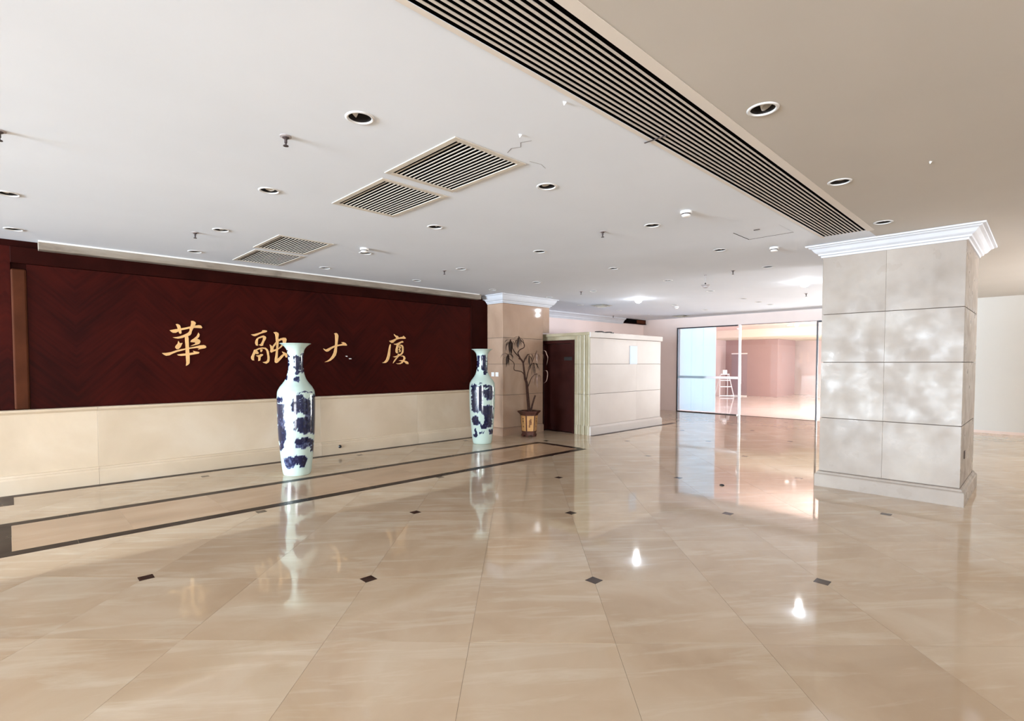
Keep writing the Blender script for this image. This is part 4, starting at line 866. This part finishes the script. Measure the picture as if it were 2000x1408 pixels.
# square grilles: frame, fourteen blades, dark box above
for a, b, c, d, t in vents:
    r_ = empty('ceiling_grille', ((a+b)/2, (c+d)/2, CZ), t, 'grille', 'square ceiling grilles')
    w, h = (b-a)/2, (d-c)/2
    fw = 0.034
    for nm, (x0, x1, y0, y1) in (('frame_side', (-w-fw, -w+0.012, -h-fw, h+fw)), ('frame_side', (w-0.012, w+fw, -h-fw, h+fw)), ('frame_end', (-w+0.0125, w-0.0125, -h-fw, -h+0.012)), ('frame_end', (-w+0.0125, w-0.0125, h-0.012, h+fw))):
        obj(nm, bx(x0, x1, y0, y1, -0.007, -0.0005, 0.002), M['metal'], r_)
    bm = bmesh.new(); box(bm, -w+0.001, w-0.001, -h+0.001, h-0.001, 0.0, 0.20); bm.faces.ensure_lookup_table()
    bmesh.ops.delete(bm, geom=[f for f in bm.faces if f.calc_center_median().z < 0.001], context='FACES_ONLY'); obj('duct_box', bm, M['duct'], r_)
    n = 14; first = None; p = (2*w-0.024)/(n+0.55)
    for k in range(n):
        x = -w+0.012+p*(k+0.78)
        if first is None: s_ = obj('blade', bx(-p*0.13, p*0.13, -h+0.011, h-0.011, 0.0, 0.004), M['slat'], r_); first = s_.data
        else: s_ = link(bpy.data.objects.new('blade', first), r_)
        s_.location = (x, 0, -0.002)
# long slot grille
r_ = empty('slot_grille', (3.0, 1.61, CZ), 'long linear slot grille running across the ceiling to the large pillar', 'grille')
n = 11; p = (SLY1-SLY0)/(n+1)
x0, x1 = SLX0-3.0, SLX1-3.0
for k in range(n): obj('bar', bx(x0, x1, -0.205+p*(k+1)-0.0056, -0.205+p*(k+1)+0.0056, -0.004, 0.0015), M['slat'], r_)
obj('flange', bx(x0, x1+0.05, 0.2045, 0.236, -0.003, -0.0003), M['flange'], r_); obj('flange', bx(x0, x1+0.05, -0.27, -0.2045, -0.003, -0.0003), M['flange'], r_)
bm = bmesh.new(); box(bm, x0+0.001, x1-0.001, -0.204, 0.204, 0.0, 0.22); bmesh.ops.delete(bm, geom=[f for f in bm.faces if f.calc_center_median().z < 0.001], context='FACES_ONLY'); obj('duct_box', bm, M['duct'], r_)
obj('joint_plate', bx(0.02, 0.032, 0.10, 0.262, -0.0085, -0.0065), M['bronze'], r_)
# access hatch
h_ = empty('access_hatch', ((HX0+HX1)/2, (HY0+HY1)/2, CZ), 'square white access hatch flush in the ceiling near the end of the slot grille', 'hatch')
w, h = (HX1-HX0)/2, (HY1-HY0)/2
obj('panel', bx(-w+0.008, w-0.004, -h+0.004, h-0.008, 0.002, 0.01), M['ceiling'], h_); bm = bmesh.new(); box(bm, -w-0.001, w+0.001, -h-0.001, h+0.001, 0.0, 0.03); bmesh.ops.delete(bm, geom=[f for f in bm.faces if f.calc_center_median().z < 0.001], context='FACES_ONLY'); obj('backing', bm, M['duct'], h_)
obj('latch', bx(-w+0.03, -w+0.05, -0.03, 0.03, -0.004, 0.002), M['black'], h_)
# sprinklers
spk = [(1.307,3.42,'nearest sprinkler head, left of the first square grilles'), (1.522,6.604,'sprinkler head left of the far pair of square grilles'), (4.722,3.435,'sprinkler head midway along the white ceiling, beyond the near grilles'), (8.136,3.441,'sprinkler head near the hanging detector'), (8.302,6.558,'sprinkler head above the plant, before the lit lamp'),
       (4.912,6.571,'sprinkler head right of the far square grilles, near the wooden wall'), (13.215,9.20,'far sprinkler head beside the booth wall crown'), (11.884,3.506,'sprinkler head under the lit lamp next to the large pillar'), (-0.005,4.582,'sprinkler head at the left edge of the picture')]
first = None
for x, y, t in spk:
    r_ = empty('sprinkler', (x, y, CZ), t, 'sprinkler', 'ceiling sprinklers')
    if first is None:
        bm = bmesh.new(); lathe(bm, [(0.036, -0.0005), (0.036, -0.004), (0.022, -0.007)], 20); a = obj('escutcheon', bm, M['grey'], r_)
        bm = bmesh.new(); lathe(bm, [(0.021, -0.007), (0.021, -0.012), (0.009, -0.020), (0.009, -0.042), (0.005, -0.045)], 14); b = obj('body', bm, M['bronze'], r_)
        bm = bmesh.new(); lathe(bm, [(0.006, -0.045), (0.006, -0.056), (0.016, -0.058), (0.017, -0.063), (0.008, -0.064)], 14); c = obj('deflector', bm, M['bronze'], r_)
        first = (a, b, c)
    else:
        for s_ in first: q = s_.copy(); COL.objects.link(q); q.parent = r_
# detectors
for x, y, t in ((4.671, 2.43, 'round white smoke detector beside the long slot grille, casting a shadow'), (3.254, 6.02, 'round white smoke detector right of the far square grilles'), (12.279, 6.62, 'small round smoke detector near the lit lamp by the glass wall'), (6.898, 2.408, 'flat white detector beyond the access hatch')):
    r_ = empty('smoke_detector', (x, y, CZ), t, 'detector', 'ceiling smoke detectors')
    bm = bmesh.new(); lathe(bm, [(0.052, -0.0005), (0.054, -0.012), (0.050, -0.024)], 24); obj('base', bm, M['white'], r_, False)
    bm = bmesh.new(); lathe(bm, [(0.040, -0.024), (0.040, -0.034)], 24); obj('vent_gap', bm, M['bronze'], r_, False)
    bm = bmesh.new(); lathe(bm, [(0.042, -0.034), (0.040, -0.046), (0.028, -0.054), (0.010, -0.056)], 24); obj('cap', bm, M['white'], r_, False)
r_ = empty('hanging_detector', (8.235, 3.932, CZ), 'grey detector hanging from the ceiling on a thin wire', 'detector')
bm = bmesh.new(); tube(bm, [(0, 0, -0.001), (0.002, 0, -0.10), (0, 0, -0.16)], 0.003, 6); obj('wire', bm, M['grey'], r_)
bm = bmesh.new(); lathe(bm, [(0.010, -0.13), (0.013, -0.145), (0.014, -0.162)], 12); obj('plug', bm, M['black'], r_)
bm = bmesh.new(); lathe(bm, [(0.07, -0.160), (0.072, -0.166), (0.048, -0.185), (0.042, -0.205), (0.02, -0.212)], 20); obj('head', bm, M['grey'], r_)
bm = bmesh.new(); lathe(bm, [(0.024, -0.0005), (0.02, -0.008)], 14); obj('rose', bm, M['grey'], r_)
# square four-way diffusers
for x, y, t in ((10.62, 7.74, 'square four-way air diffuser in the ceiling above the booth'), (14.68, 7.76, 'square four-way air diffuser near the glass wall')):
    r_ = empty('air_diffuser', (x, y, CZ), t, 'diffuser')
    for k, (s, z) in enumerate(((0.20, -0.012), (0.145, -0.03), (0.09, -0.045))):
        bm = bmesh.new(); rows = [[bm.verts.new((sx*q, sy*q, zz)) for sx, sy in ((-1, -1), (1, -1), (1, 1), (-1, 1))] for q, zz in ((s-0.05, -0.001), (s, z), (s-0.004, z-0.003), (s-0.055, -0.004))]
        for a, b in zip(rows, rows[1:]):
            for i in range(4): bm.faces.new((a[i], a[(i+1) % 4], b[(i+1) % 4], b[i]))
        obj('cone', bm, M['metal'], r_)
    obj('neck', bx(-0.12, 0.12, -0.12, 0.12, -0.003, -0.0005), M['duct'], r_)
# dark duct opening at the far end of the recess wall
r_ = empty('duct_opening', (14.85, YL, 2.90), 'dark duct opening where the white crown ends high on the wall', 'duct')
obj('lining', bx(-0.60, 0.55, -0.12, -0.005, -0.055, 0.075), M['duct'], r_)
obj('frame', bx(-0.62, 0.59, -0.125, -0.001, -0.07, -0.056), M['rail'], r_)
obj('flap', bx(0.0, 0.5, -0.13, -0.121, -0.045, 0.06), M['stile'], r_)
# flakes of loose plaster
for x, y, t in ((2.36, 2.36, 'small white flake of plaster hanging beside the crack'), (2.247, 1.90, 'chipped plaster fleck left of the slot grille'), (4.78, 0.62, 'peeling plaster fleck on the cream ceiling right of the downlights')):
    bm = bmesh.new(); v = [bm.verts.new(p) for p in ((x-0.012, y, CZ-0.0005), (x+0.012, y+0.008, CZ-0.0005), (x+0.008, y-0.012, CZ-0.002), (x-0.002, y, CZ-0.022))]
    for f in ((0, 1, 2), (0, 3, 1), (1, 3, 2), (2, 3, 0)): bm.faces.new([v[i] for i in f])
    tag(obj('plaster_flake', bm, M['white']), t, 'flake')
# keep children of far-placed Empties where they were modelled in room coordinates
bpy.context.view_layer.update()
for P in (P1, P2, B):
    for c in P.children:
        c.location = Vector(c.location)-P.location
